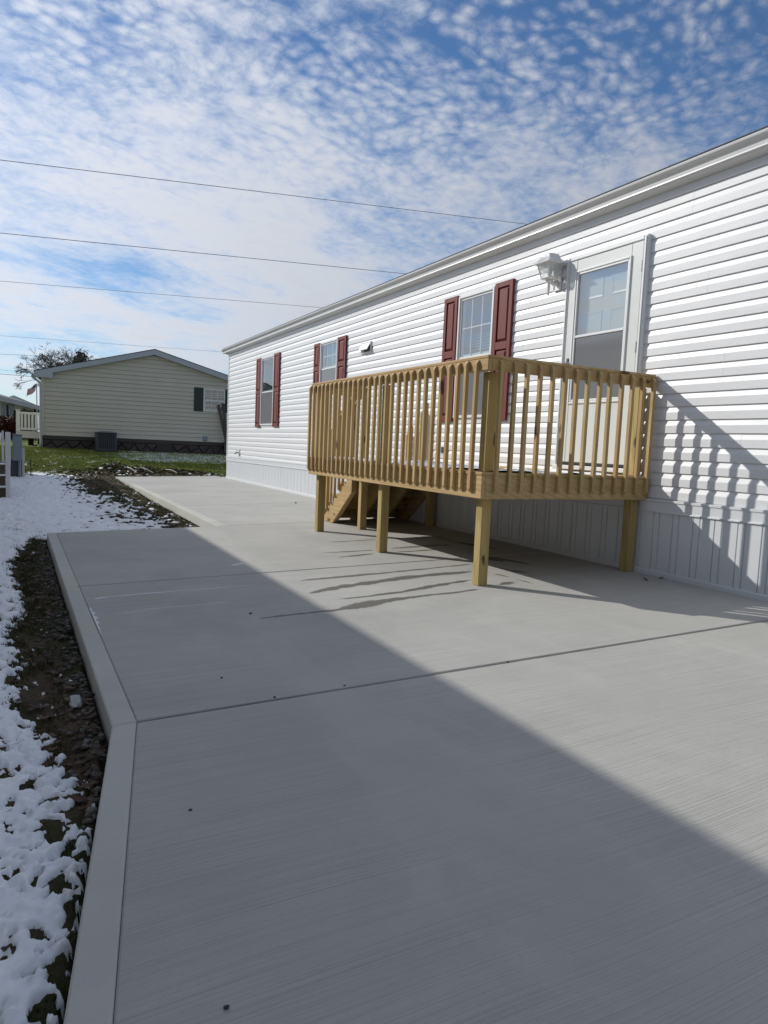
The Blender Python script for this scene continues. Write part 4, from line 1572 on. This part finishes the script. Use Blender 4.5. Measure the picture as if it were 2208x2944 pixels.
bh = thing('beige_house', 'beige vinyl-sided gable end with grey fascia, dark stone skirting and green shutters', 'house', (-.9, YB + 6, -.56))
PKX, PKZ = by_(1045, 137)
XL = by_(285, 500)[0]
XR = 2 * PKX - XL + .0
ZE = by_(280, 310)[1]                       # wall top at the eave
ZB2 = by_(285, 712)[1]                      # bottom of the siding
gs = (PKZ - .20 - ZE - .03) / (PKX - XL)


def gable_z(x):
    return ZE + .03 + gs * (min(x, 2 * PKX - x) - XL)


cexp = .157
kk = 0
zc = ZB2
while zc < PKZ - .25:
    zt = zc + cexp - .006
    xa = XL + .05 if zt <= ZE + .03 else max(XL + .05, XL + (zc - ZE - .03) / gs)
    xb = 2 * PKX - xa
    xat = xa if zt <= ZE + .03 else min(PKX - .02, XL + (zt - ZE - .03) / gs)
    xat = max(xat, XL + .05)
    xbt = 2 * PKX - xat
    y0_ = YB
    v = [(xa, y0_ - .026, zc), (xb, y0_ - .026, zc), (xbt, y0_ - .004, zt), (xat, y0_ - .004, zt), (xa, y0_ + .02, zc), (xb, y0_ + .02, zc), (xbt, y0_ + .02, zt), (xat, y0_ + .02, zt)]
    MB().add(v, [(0, 1, 2, 3), (7, 6, 5, 4), (0, 4, 5, 1), (3, 2, 6, 7), (0, 3, 7, 4), (1, 5, 6, 2)]).build('siding_course', M['beige'], bh)
    zc = zt + .006
for xa in (XL, XR - .055):
    box('corner_post', xa - .01, xa + .062, YB - .030, YB + .05, ZB2 - .01, ZE, M['cream'], bh, .004)
box('side_wall', XL, XL + .1, YB + .052, YB + 18, -.5, ZE, M['beige'], bh, 0)
box('side_wall', XR - .1, XR, YB + .052, YB + 18, -.5, ZE, M['beige'], bh, 0)
MB().prism_y([(XL + .06, -.55), (XR - .06, -.55), (XR - .06, ZE), (PKX, PKZ - .25), (XL + .06, ZE)], YB + .021, YB + .05).build('lap_shade_backing', M['mortar_shade'], bh)  # near-black sheet; through the course gaps it paints the lap shadow lines
# roof slabs, fascia, gutter, downspout
OV = .25
for s in (1, -1):
    e = -1 if s == 1 else 1
    xe = XL - OV if s == 1 else XR + OV
    ze = PKZ - gs * abs(PKX - xe)
    MB().add([(xe, YB - .22, ze - .03), (PKX, YB - .22, PKZ - .03), (PKX, YB + 18.3, PKZ - .03), (xe, YB + 18.3, ze - .03), (xe, YB - .22, ze + .012), (PKX, YB - .22, PKZ + .012), (PKX, YB + 18.3, PKZ + .012), (xe, YB + 18.3, ze + .012)],
             [(3, 2, 1, 0), (4, 5, 6, 7), (0, 1, 5, 4), (1, 2, 6, 5), (2, 3, 7, 6), (3, 0, 4, 7)]).build('roof', M['shingle'], bh)
    MB().add([(xe, YB - .236, ze - .022), (PKX - e * .0, YB - .236, PKZ - .022), (PKX, YB - .236, PKZ - .205), (xe, YB - .236, ze - .205), (xe, YB - .19, ze - .022), (PKX, YB - .19, PKZ - .022), (PKX, YB - .19, PKZ - .205), (xe, YB - .19, ze - .205)],
             [(0, 1, 2, 3), (7, 6, 5, 4), (0, 4, 5, 1), (3, 2, 6, 7), (0, 3, 7, 4)]).build('rake_fascia', M['fascia'], bh)
    MB().add([(xe, YB - .19, ze - .19), (PKX, YB - .19, PKZ - .19), (PKX, YB + .0, PKZ - .19), (xe, YB + .0, ze - .19)], [(0, 1, 2, 3)]).build('rake_soffit', M['cream'], bh, fix=False)
    xr = XL + .36 if s == 1 else XR - .36
    a, b = sorted((xe + .0, xr))
    box('eave_return', a, b, YB - .240, YB - .02, ze - .235, ze - .03 + .0, M['fascia'], bh, .003) if False else None
    zr_ = PKZ - gs * abs(PKX - xr)
    MB().add([(xe, YB - .238, ze - .19), (xr, YB - .238, zr_ - .18), (xr, YB - .238, ze - .235), (xe, YB - .238, ze - .20), (xe, YB - .02, ze - .19), (xr, YB - .02, zr_ - .18), (xr, YB - .02, ze - .235), (xe, YB - .02, ze - .20)],
             [(0, 1, 2, 3), (7, 6, 5, 4), (0, 4, 5, 1), (3, 2, 6, 7), (0, 3, 7, 4), (1, 5, 6, 2)]).build('eave_return', M['fascia'], bh)
    sg = -1 if s == 1 else 1
    MB().prism_y([(xe, ze - .16), (xe + sg * .07, ze - .13), (xe + sg * .12, ze - .03), (xe + sg * .105, ze - .03), (xe + sg * .06, ze - .118), (xe, ze - .145)], YB - .23, YB + 18.3).build('gutter', M['fascia'], bh)
    MB().tube([(xe + sg * .05, YB - .10, ze - .13), (xe + sg * .05, YB - .10, ze - .21), (xe - sg * (OV - .06), YB - .09, ze - .40), (xe - sg * (OV - .035), YB - .09, ze - .50), (xe - sg * (OV - .035), YB - .09, -.36), (xe - sg * (OV - .035), YB - .10, -.44), (xe - sg * (OV - .10), YB - .16, -.51)], .042, 6).build('downspout', M['fascia'], bh, True)
# skirting: dark band and faux stones
ZS = ZB2
box('skirt_band', XL + .01, XR - .01, YB - .020, YB + .05, ZS - .14, ZS - .002, M['dark_trim'], bh, .003)
box('skirt_backing', XL + .02, XR - .02, YB + .018, YB + .05, -.75, ZS - .141, M['mortar_shade'], bh, 0)


def voronoi_cells(pts, x0, x1, z0, z1):
    out = []
    for i, p in enumerate(pts):
        poly = [(x0, z0), (x1, z0), (x1, z1), (x0, z1)]
        for j, q in enumerate(pts):
            if i == j or abs(q[0] - p[0]) > 1.6:
                continue
            mx2, mz2 = (p[0] + q[0]) / 2, (p[1] + q[1]) / 2
            nx_, nz_ = q[0] - p[0], q[1] - p[1]
            new = []
            for a, b in zip(poly, poly[1:] + poly[:1]):
                da = (a[0] - mx2) * nx_ + (a[1] - mz2) * nz_; db = (b[0] - mx2) * nx_ + (b[1] - mz2) * nz_
                if da <= 0: new.append(a)
                if da * db < 0:
                    t = da / (da - db); new.append((a[0] + t * (b[0] - a[0]), a[1] + t * (b[1] - a[1])))
            poly = new
            if len(poly) < 3: break
        if len(poly) >= 3: out.append(poly)
    return out


seeds = []
xx = XL + .12
row = 0
while xx < 2.6:
    seeds.append((xx + random.uniform(-.05, .05), ZS - .23 + random.uniform(-.05, .05)))
    seeds.append((xx + .2 + random.uniform(-.07, .07), ZS - .42 + random.uniform(-.06, .05)))
    xx += random.uniform(.34, .5)
for poly in voronoi_cells(seeds, XL + .03, 2.7, -.60, ZS - .145):
    c = np.mean(poly, axis=0)
    if max(abs(np.array(poly) - c).max(0)) < .06: continue
    sh = [(c[0] + (p[0] - c[0]) * .90, c[1] + (p[1] - c[1]) * .88) for p in poly]
    tp_ = [(c[0] + (p[0] - c[0]) * .76, c[1] + (p[1] - c[1]) * .72) for p in poly]
    n = len(poly)
    dpt = random.uniform(.012, .026)
    v = [(a, YB + .017, b) for a, b in sh] + [(a, YB + .010 - dpt, b) for a, b in tp_]
    MB().add(v, [tuple(range(n, 2 * n))] + [(i, (i + 1) % n, (i + 1) % n + n, i + n) for i in range(n)]).build('stone', M['stone'], bh)
va, vb_ = by_(1062, 770), by_(1155, 825)
box('crawl_vent', va[0], vb_[0], YB - .02, YB + .01, vb_[1] - .01, va[1], M['black'], bh, .004)
# window and shutters
wa, wb = by_(1374, 400), by_(1512, 560)
wx0, wx1, wz0, wz1 = wa[0], wb[0], wb[1], wa[1]
mb = MB()
mb.box(wx0, wx0 + .045, YB - .05, YB + .0, wz0, wz1, .004); mb.box(wx1 - .045, wx1, YB - .05, YB + .0, wz0, wz1, .004)
mb.box(wx0 + .045, wx1 - .045, YB - .049, YB, wz1 - .045, wz1, .004); mb.box(wx0 + .045, wx1 - .045, YB - .049, YB, wz0, wz0 + .05, .004)
zm = (wz0 + wz1) / 2 - .01
mb.box(wx0 + .045, wx1 - .045, YB - .047, YB, zm - .022, zm + .022, .004)
bw_ = mb.build('window', M['trim'], bh)
box('pane', wx0 + .04, wx1 - .04, YB - .030, YB - .026, wz0 + .04, wz1 - .04, M['glass_far'], bw_, 0)
box('dark_room_sheet', wx0 + .03, wx1 - .03, YB - .0225, YB - .020, wz0 + .03, wz1 - .03, M['coil_room_dark'], bw_, 0)  # thin near-black sheet painting the dark of an unlit room
for za, zb in ((wz0 + .05, zm - .022), (zm + .022, wz1 - .045)):
    for t in (1 / 3, 2 / 3):
        xx = wx0 + .045 + (wx1 - wx0 - .09) * t
        box('muntin', xx - .010, xx + .010, YB - .038, YB - .0305, za, zb, M['trim'], bw_, .001)
    zz2 = (za + zb) / 2
    box('muntin', wx0 + .045, wx1 - .045, YB - .0385, YB - .0307, zz2 - .010, zz2 + .010, M['trim'], bw_, .001)
sw = by_(1370, 400)[0] - by_(1308, 400)[0]
for xa in (wx0 - sw - .01, wx1 + .01):
    mb = MB().box(xa, xa + sw, YB - .045, YB - .012, wz0 - .02, wz1 + .03, .004)
    o = mb.build('shutter', M['green_shutter'], bh)
    for za, zb in ((wz0 + .06, zm - .04), (zm + .04, wz1 - .04)):
        box('raised_panel', xa + .06, xa + sw - .06, YB - .051, YB - .0455, za, zb, M['green_shutter'], o, .005)
jx, jz = by_(1385, 735)
box('junction_box', jx - .09, jx + .07, YB - .09, YB - .019, jz - .09, jz + .085, M['utility'], bh, .012)

# air conditioner
ax0, ax1 = by_(643, 750)[0], by_(775, 750)[0]
az0, az1 = by_(700, 815)[1], by_(700, 692)[1]
ay0, ay1 = YB - .95, YB - .25
gz_ = float(ground_z(np.array(ax0), np.array(ay0)))
ac = thing('air_conditioner', 'charcoal louvred air conditioner standing against the beige gable wall', 'air conditioner', ((ax0 + ax1) / 2, (ay0 + ay1) / 2, gz_))
box('pad', ax0 - .05, ax1 + .05, ay0 - .05, ay1 + .05, gz_ - .05, az0 + .03, M['joint'], ac, .01)
box('coil', ax0 + .03, ax1 - .03, ay0 + .03, ay1 - .03, az0 + .031, az1 - .05, M['coil_room_dark'], ac, 0)
mb = MB()
for cx2, cy2 in ((ax0, ay0), (ax1 - .05, ay0), (ax0, ay1 - .05), (ax1 - .05, ay1 - .05)):
    mb.box(cx2, cx2 + .05, cy2, cy2 + .05, az0 + .031, az1 - .02, .006)
mb.box(ax0 + .002, ax1 - .002, ay0 + .002, ay1 - .002, az0 + .031, az0 + .075, .004)
mb.build('cabinet', M['ac'], ac)
for i in range(9):
    xx = ax0 + .075 + (ax1 - ax0 - .15) * i / 8
    box('louvre', xx - .016, xx + .016, ay0 + .006, ay0 + .026, az0 + .076, az1 - .055, M['ac'], ac, .004)
for i in range(9):
    yy2 = ay0 + .075 + (ay1 - ay0 - .15) * i / 8
    box('louvre', ax0 + .006, ax0 + .026, yy2 - .016, yy2 + .016, az0 + .076, az1 - .055, M['ac'], ac, .004)
box('lid', ax0 - .012, ax1 + .012, ay0 - .012, ay1 + .012, az1 - .05, az1, M['ac'], ac, .012)
sx_, sy_ = (ax0 + ax1) / 2, (ay0 + ay1) / 2
mb = MB()
for rr in (.10, .17, .24):
    mb.tube([(sx_ + math.cos(t * .3927) * rr, sy_ + math.sin(t * .3927) * rr, az1 + .02) for t in range(17)], .006, 4, False)
mb.build('fan_grille', M['ac'], ac)

# the house stands a few degrees off square to the white home
_th = math.radians(-4.)
_off = WLOC[bh] - Vector((XL, YB, WLOC[bh].z))
bh.location = Vector((XL + _off.x * math.cos(_th) - _off.y * math.sin(_th), YB + _off.x * math.sin(_th) + _off.y * math.cos(_th), WLOC[bh].z))
bh.rotation_euler = (0, 0, _th)
YM = YB - .43
# electric meter mast and leaning poles at the right end of the gable
mx0, mz0 = by_(1522, 780)
gmz = float(ground_z(np.array(mx0), np.array(YM - .2)))
mt = thing('meter_pedestal', 'grey utility meter with conduit standing at the far end of the beige gable wall', 'utility meter', (mx0, YM - .2, gmz))
box('meter_box', mx0 - .10, mx0 + .12, YM - .28, YM - .10, gmz + .12, gmz + .62, M['utility'], mt, .02)
box('leg', mx0 - .06, mx0 + .06, YM - .24, YM - .14, gmz - .05, gmz + .1195, M['utility'], mt, .01)
MB().tube([(mx0 + .04, YM - .19, gmz + .6205), (mx0 + .04, YM - .19, gmz + 1.3)], .03, 8).build('conduit', M['utility'], mt)
MB().tube([(mx0, YM - .281, gmz + .42), (mx0, YM - .36, gmz + .42)], .075, 14).build('meter', M['fascia'], mt)
for (u0, v0, u1, v1), lab in zip(((1488, 505, 1530, 705), (1522, 498, 1538, 700)), ('weathered grey board leaning on the beige wall over the window edge', 'weathered grey board leaning on the beige wall against the far shutter')):
    a, b = on_y(u1 * .42194, 950 + v1 * .42194, YM - .45), on_y(u0 * .42194, 950 + v0 * .42194, YM - .10)
    g0 = float(ground_z(np.array(a[0]), np.array(a[1])))
    d = (b - a) / np.linalg.norm(b - a)
    foot = a - d * ((a[2] - g0) / max(.2, d[2]))
    mb = MB(); wv = np.array([.055, 0, 0]); tv_ = np.array([0, -.02, 0])
    v = [foot - wv, foot + wv, foot + wv + tv_, foot - wv + tv_, b - wv, b + wv, b + wv + tv_, b - wv + tv_]
    o = mb.add(v, [(3, 2, 1, 0), (4, 5, 6, 7), (0, 1, 5, 4), (1, 2, 6, 5), (2, 3, 7, 6), (3, 0, 4, 7)]).build('leaning_board', M['bark'])
    tag(o, lab, 'board')

# white porch on the far side wall of the beige house
YP = 31.0
ppx, ppz = on_y(52, 1245, YP)[[0, 2]]
prx = XL + .17
pgz = float(ground_z(np.array(ppx), np.array(YP)))
po = thing('porch', 'white vinyl-railed side porch attached to the beige house', 'porch', ((ppx + prx) / 2, YP + 1, pgz))
pz1, pz0 = on_y(52, 1180, YP)[2], ppz
box('post', ppx - .07, ppx + .07, YP, YP + .14, pgz - .05, pz1, M['trim'], po, .008)
mb = MB(); v, f = chamfer_box(.18, .18, .03, .008)
mb.add([(a + ppx, b + YP + .07, c + pz1 + .016) for a, b, c in v], f); mb.build('post_cap', M['trim'], po)
zt1 = on_y(90, 1185, YP)[2]
zt0 = on_y(90, 1238, YP)[2]
box('top_rail', ppx + .071, prx, YP + .03, YP + .11, zt1 - .09, zt1, M['trim'], po, .006)
box('bottom_rail', ppx + .071, prx, YP + .035, YP + .105, zt0 + .02, zt0 + .10, M['trim'], po, .006)
nbp = 7
for i in range(nbp):
    xx = ppx + .071 + (prx - ppx - .071) * (i + .5) / nbp
    box('picket', xx - .040, xx + .040, YP + .055, YP + .085, zt0 + .1005, zt1 - .0905, M['trim'], po, .004)
box('porch_floor', ppx - .07, prx, YP - .03, YP + 2.4, zt0 - .07, zt0 - .02, M['white_post'], po, .004)
box('porch_beam', ppx - .05, prx, YP - .02, YP + .04, zt0 - .30, zt0 - .071, M['white_post'], po, .004)
for xx in (ppx + .45, ppx + .8):
    box('pier', xx - .1, xx + .1, YP + .3, YP + .5, pgz - .05, zt0 - .0705, M['mortar_shade'], po, .01)
box('porch_wall', XL + .10, XL + .15, YP + .3, YP + 2.2, zt0 - .01, zt1 + .2, M['cream'], po, .004)

# ================================================================== far neighbours on the left edge
def rake_house(name, label, yq, ridge, eave, zg, wall_m, snowy, depth=9.):
    """house seen gable-end on; ridge and eave are (x, z) of the right-hand rake"""
    (xr, zr2), (xe, ze) = ridge, eave
    h = thing(name, label, 'house', (xr, yq + depth / 2, zg))
    xl = 2 * xr - xe
    MB().prism_y([(xl + .5, zg - .3), (xe - .5, zg - .3), (xe - .5, ze - .05), (xr, zr2 - .25), (xl + .5, ze - .05)], yq, yq + depth).build('wall', wall_m, h)
    for sg, xo in ((1, xe), (-1, xl)):
        MB().prism_y([(xr, zr2 - .20), (xo, ze - .20), (xo, ze), (xr, zr2)], yq - .35, yq + depth + .3).build('roof', M['shingle'], h)
        MB().prism_y([(xr, zr2 - .24), (xo, ze - .24), (xo, ze - .012), (xr, zr2 - .012)], yq - .40, yq - .352).build('rake_fascia', M['fascia'], h)
        if snowy:
            MB().prism_y([(xr, zr2 + .003), (xo - sg * .6, ze + .003 + .6 * (zr2 - ze) / abs(xe - xr)), (xo - sg * .65, ze + .03 + .65 * (zr2 - ze) / abs(xe - xr)), (xr, zr2 + .25)], yq - .34, yq + depth).build('roof_snow', M['snow'], h)
    return h


E1, E0 = on_y(125, 1170, 44), on_y(0, 1140, 44)
sl2 = (E0[2] - E1[2]) / (E1[0] - E0[0])
rx2 = E1[0] - 4.6
h2 = rake_house('ranch_house', 'low beige house with snow on its sloping roof beyond the white porch', 44., (rx2, E1[2] + sl2 * 4.6), (E1[0], E1[2]), -.45, M['beige'], True)
wl, wt, wr, wb2 = on_y(18, 1165, 44)[0], on_y(18, 1163, 44)[2], on_y(25, 1163, 44)[0], on_y(18, 1196, 44)[2]
w2 = box('window', wl - .05, wr + .05, 43.95, 43.995, wb2 - .05, wt + .05, M['fascia'], h2, .01)
box('pane', wl, wr, 43.935, 43.949, wb2, wt, M['coil_room_dark'], w2, 0)
for xa in (wl - .24, wr + .07):
    box('shutter', xa, xa + .17, 43.93, 43.99, wb2 - .05, wt + .05, M['utility'], h2, .01)
cx0 = on_y(38, 1200, 44)[0]
box('carport_shade_panel', cx0, E1[0] - .55, 43.96, 43.998, -.4, E1[2] - .25, M['mortar_shade'], h2, 0)  # flat near-black panel painting the shade of the open carport
box('porch_post', on_y(70, 1200, 44)[0] - .07, on_y(70, 1200, 44)[0] + .07, 43.80, 43.94, -.4, E1[2] - .15, M['bark'], h2, .01)
R3, E3 = on_y(40, 1137, 54), on_y(130, 1176, 54)
rake_house('far_house', 'grey-roofed house farther off behind the snowy ranch house roof', 54., (R3[0], R3[2]), (E3[0], E3[2]), -.4, M['stone'], False)

# red shrub
def leaf_cloud(name, cen, rad, n, size, mat, parent):
    d = rng.standard_normal((n, 3)); d /= np.linalg.norm(d, axis=1)[:, None]
    rr = rng.random(n) ** .45
    P_ = np.array(cen) + d * rr[:, None] * np.array(rad)
    P_ += .12 * np.array(rad) * rng.standard_normal((n, 3))
    a = rng.standard_normal((n, 3)); a /= np.linalg.norm(a, axis=1)[:, None]
    b = np.cross(a, rng.standard_normal((n, 3))); b /= np.linalg.norm(b, axis=1)[:, None]
    s = size * (.5 + rng.random(n))[:, None]
    V = np.stack([P_ - a * s, P_ + b * s * .6, P_ + a * s, P_ - b * s * .6], 1).reshape(-1, 3)
    F = np.arange(4 * n).reshape(-1, 4)
    o = tri_mesh(name, V, F, mat, np.repeat(rng.random(n), 4))
    if parent is not None:
        o.parent = parent; o.location = -WLOC[parent]
    return o


sc_ = on_y(22, 1225, 37.)
sh = thing('red_shrub', 'dark red leafy shrub in front of the ranch house', 'shrub', (sc_[0], 37., -.45))
leaf_cloud('foliage', (sc_[0], 37.4, .12), (.95, .6, .55), 2600, .06, M['redleaf'], sh)
mb = MB()
for i in range(9):
    t = random.uniform(0, 6.28); mb.tube([(sc_[0], 37.4, -.5), (sc_[0] + .4 * math.cos(t), 37.4 + .3 * math.sin(t), .1)], [.03, .012], 5)
mb.build('stems', M['bark'], sh)

# flag on a pole
fp = on_y(108, 1170, 42.)
fl = thing('flagpole', 'thin pole flying a small red and white striped flag behind the porch', 'flag', (fp[0], 42., -.45))
top = on_y(105, 1108, 42.)
MB().tube([(fp[0], 42., -.5), (top[0], 42., top[2] + .1)], .028, 6).build('pole', M['fascia'], fl)
a, b = on_y(98, 1100, 42.), on_y(88, 1128, 42.)
nu, nv = 14, 8
fd = np.array([-.40, 0, -.30]); fh = np.array([-.06, 0, -.40])
p0 = np.array([top[0], 42., top[2] + .08])
V, F, UV = [], [], []
for i in range(nu + 1):
    for j in range(nv + 1):
        u_, v_ = i / nu, j / nv
        w_ = .06 * math.sin(u_ * 9) * u_
        V.append(p0 + fd * u_ * 1.05 + fh * v_ + np.array([0, w_, .03 * math.sin(u_ * 7 + v_ * 2)]))
        UV.append((u_, 1 - v_))
for i in range(nu):
    for j in range(nv):
        q = i * (nv + 1) + j
        F.append((q, q + nv + 1, q + nv + 2, q + 1))
me = mesh([v - p0 for v in V], F, M['flag'], True)
uvl = me.uv_layers.new(name='UVMap')
for li, lp in enumerate(me.loops):
    uvl.data[li].uv = UV[lp.vertex_index]
put('flag_cloth', me, fl, p0)

# ------------------------------------------------------------------ bare tree behind the roof
def bare_tree(base, height, spread, seed, depth=7):
    rr = random.Random(seed)
    trunk, crown = MB(), MB()

    def grow(p, d, L, r, lev):
        n = 4
        pts, rads = [p], [r]
        for i in range(n):
            d = (d + Vector((rr.gauss(0, .13), rr.gauss(0, .13), rr.gauss(.02, .10) - (.05 if lev > 3 else 0)))).normalized()
            p = p + d * (L / n)
            pts.append(p); rads.append(r * (1 - .45 * (i + 1) / n))
        (trunk if lev == 0 else crown).tube(pts, rads, 6 if lev < 2 else (4 if lev < 4 else 3), False)
        if lev >= depth:
            return
        k = rr.choice((2, 3, 4)) if lev else 5
        for i in range(k):
            ax = Vector((rr.gauss(0, 1), rr.gauss(0, 1), rr.gauss(0, .3))).normalized()
            nd = (d + ax * rr.uniform(.45, .95) * spread).normalized()
            st = pts[-1] if i == 0 or rr.random() < .5 else pts[rr.randint(2, n)]
            grow(st, nd, L * (.62 if lev == 0 else 1) * rr.uniform(.66, .84), max(.015, r * .5 * rr.uniform(.8, 1.1)), lev + 1)
    grow(Vector(base), Vector((0, 0, 1)), height * .46, height * .026, 0)
    return trunk, crown


for (u, Yt, ztop, seed, lab, sp) in ((142, 72., 7.6, 4, 'leafless spreading tree rising behind the beige house roof', 1.), (2, 95., 2.6, 9, 'bare treetop beyond the ranch house roof', .55)):
    b0 = on_y(u, 1200, Yt)
    t_ = thing('bare_tree', lab, 'tree', (b0[0], Yt, -.4))
    tr_, cr_ = bare_tree((b0[0], Yt, -.5), (ztop + .5) * .90, sp, seed)
    tr_.build('trunk', M['bark'], t_, True, fix=False)
    cr_.build('crown', M['bark'], t_, True, fix=False)
ec = on_y(232, 1032, 80.)
et = thing('evergreen_tree', 'small dark evergreen top beside the bare tree over the roof', 'tree', (ec[0], 80., -.4))
MB().tube([(ec[0], 80., -.5), (ec[0], 80., ec[2] + .6)], [.2, .04], 6).build('trunk', M['bark'], et)
leaf_cloud('crown', (ec[0], 80., ec[2] - .8), (.75, .75, 1.5), 3000, .10, M['needle'], et)

# ------------------------------------------------------------------ power lines
for nm, (u0, v0, u1, v1), rad, lab in (
        ('a', (0, 460, 1518, 645), .017, 'highest dark overhead power line crossing the cloudy sky above the home'),
        ('b', (0, 670, 1175, 788), .016, 'second overhead power line below the highest one across the sky'),
        ('c', (0, 808, 930, 885), .010, 'third overhead power line, thin, just above the gutter end'),
        ('d', (0, 965, 655, 1013), .006, 'lowest faint overhead line passing just above the beige house ridge'),
        ('e', (0, 1018, 300, 1033), .012, 'thin service line running into the bare tree crown'),
        ('f', (0, 1075, 120, 1085), .016, 'short dark service line at the beige house gutter'),
        ('h', (0, 1063, 120, 1076), .010, 'thin pale service line just above the darker one at the gutter')):
    Yw = 40. if nm in 'abcd' else 60.
    a, b = on_y(u0, v0, Yw), on_y(u1, v1, Yw)
    d = b - a
    p0, p1 = a - d * .35, b + d * (.6 if nm in 'abcd' else .15)
    pts = [p0 + (p1 - p0) * t + np.array([0, 0, -.5 * (1 - (2 * t - 1) ** 2) * .0]) for t in np.linspace(0, 1, 20)]
    o = MB().tube(pts, rad, 5).build('power_line', M['wire'])
    tag(o, lab, 'cable')

# ================================================================== left edge: neighbour's steps, electric pedestal, stake
nfx, nfy = -5.215, 14.2
gz0 = float(ground_z(np.array(nfx), np.array(nfy)))
stp = thing('porch_steps', 'brown wooden porch steps with snowy treads and white rail posts', 'steps', (-5.8, 14.6, gz0))
rs = .195
for i in range(3):
    ya = nfy - .02 + .26 * i
    xr_ = nfx - .035 - .012 * i
    box('riser', -6.6, xr_, ya, ya + .28 - .002, gz0 - .05 if i == 0 else gz0 + rs * i + .0, gz0 + rs * (i + 1) - .03, M['brown_step'], stp, .004)
    box('tread', -6.6, xr_ + .008, ya - .03, ya + .26, gz0 + rs * (i + 1) - .0295, gz0 + rs * (i + 1), M['brown_step'], stp, .004)
    box('tread_snow', -6.6, xr_, ya - .028, ya + .255, gz0 + rs * (i + 1) + .0005, gz0 + rs * (i + 1) + .022, M['snow'], stp, .008)
box('landing', -6.6, nfx - .09, nfy + .80, nfy + 2.0, gz0 - .05, gz0 + rs * 3 + .02, M['brown_step'], stp, .004)
zt_p = on_y(26, 1242, nfy)[2]
box('post', nfx - .035, nfx + .040, nfy - .10, nfy - .03, gz0 - .05, zt_p - .60, M['white_post'], stp, .006)
box('post_sleeve', nfx - .040, nfx + .045, nfy - .105, nfy - .025, zt_p - .5995, zt_p, M['white_post'], stp, .008)
box('rail_post', nfx - .115, nfx - .080, nfy + .85, nfy + .89, gz0 + rs * 3 + .021, zt_p + .02, M['white_post'], stp, .004)
MB().prism_x([(nfy - .024, zt_p - .16), (nfy + .88, zt_p - .02), (nfy + .88, zt_p - .07), (nfy - .024, zt_p - .21)], nfx - .14, nfx - .1155).build('rail', M['white_post'], stp)
box('landing_panel', -6.6, nfx - .15, nfy + .95, nfy + 1.0, gz0 + rs * 3 + .021, zt_p - .35, M['utility'], stp, .004)

ey = 19.2
ex0, ex1 = on_y(36, 1300, ey)[0], on_y(64, 1300, ey)[0]
ez1, ez0 = on_y(50, 1249, ey)[2], on_y(50, 1325, ey)[2]
eg = float(ground_z(np.array(ex0), np.array(ey)))
ped = thing('electric_pedestal', 'blue-grey electric pedestal box on a conduit leg beside the porch steps', 'utility box', ((ex0 + ex1) / 2, ey, eg))
box('enclosure', ex0, ex1, ey, ey + .20, ez0, ez1 - .02, M['utility'], ped, .012)
box('lid', ex0 - .008, ex1 + .008, ey - .015, ey + .21, ez1 - .0195, ez1 + .01, M['utility'], ped, .008)
box('door_panel', ex0 + .02, ex1 - .02, ey - .008, ey - .0005, ez0 + .03, ez1 - .05, M['utility'], ped, .003)
MB().tube([((ex0 + ex1) / 2 + .05, ey + .1, eg - .1), ((ex0 + ex1) / 2 + .05, ey + .1, ez0 - .0005)], .034, 10).build('conduit_leg', M['utility'], ped)
box('back_post', ex1 - .005, ex1 + .05, ey + .205, ey + .29, eg - .1, ez1 - .33, M['cream'], ped, .006)
box('lower_panel', ex0 - .10, ex1 - .006, ey + .22, ey + .26, eg - .1, ez0 + .03, M['ac'], ped, .004)
sk = on_z(88, 1372, -1.14)
so = MB().tube([(sk[0], sk[1], -1.22), (sk[0] + .01, sk[1], -.9), (sk[0] - .005, sk[1], -.70)], .012, 6).build('stake', M['black'])
tag(so, 'thin black metal stake standing in the snow beside the electric pedestal', 'stake')

# neighbouring home close on the left; its eave throws the long shadow across the drive
NX, NZ = -6.96, 2.60
NY0, NY1 = -14., 24.3
nh = thing('neighbour_home', 'pale neighbouring home whose eave shades the snow strip', 'mobile home', (NX - 2.5, 5., -1.25))
for k2 in range(28):
    z0_ = -.75 + .1143 * k2
    MB().prism_y([(NX - .32, z0_), (NX - .284, z0_), (NX - .284, z0_ + .064), (NX - .297, z0_ + .1143), (NX - .32, z0_ + .1143)], NY0 + .3, NY1 - .3).build('siding_course', M['cream'], nh)
box('wall', NX - 4.6, NX - .325, NY0 + .3, NY1 - .3, -1.35, NZ - .08, M['cream'], nh, 0)
box('skirt', NX - .32, NX - .29, NY0 + .3, NY1 - .3, -1.35, -.755, M['trim'], nh, 0)
MB().prism_y([(NX, NZ - .10), (NX, NZ), (NX - 2.45, NZ + .62), (NX - 4.9, NZ), (NX - 4.9, NZ - .10)], NY0, NY1).build('roof', M['shingle'], nh)
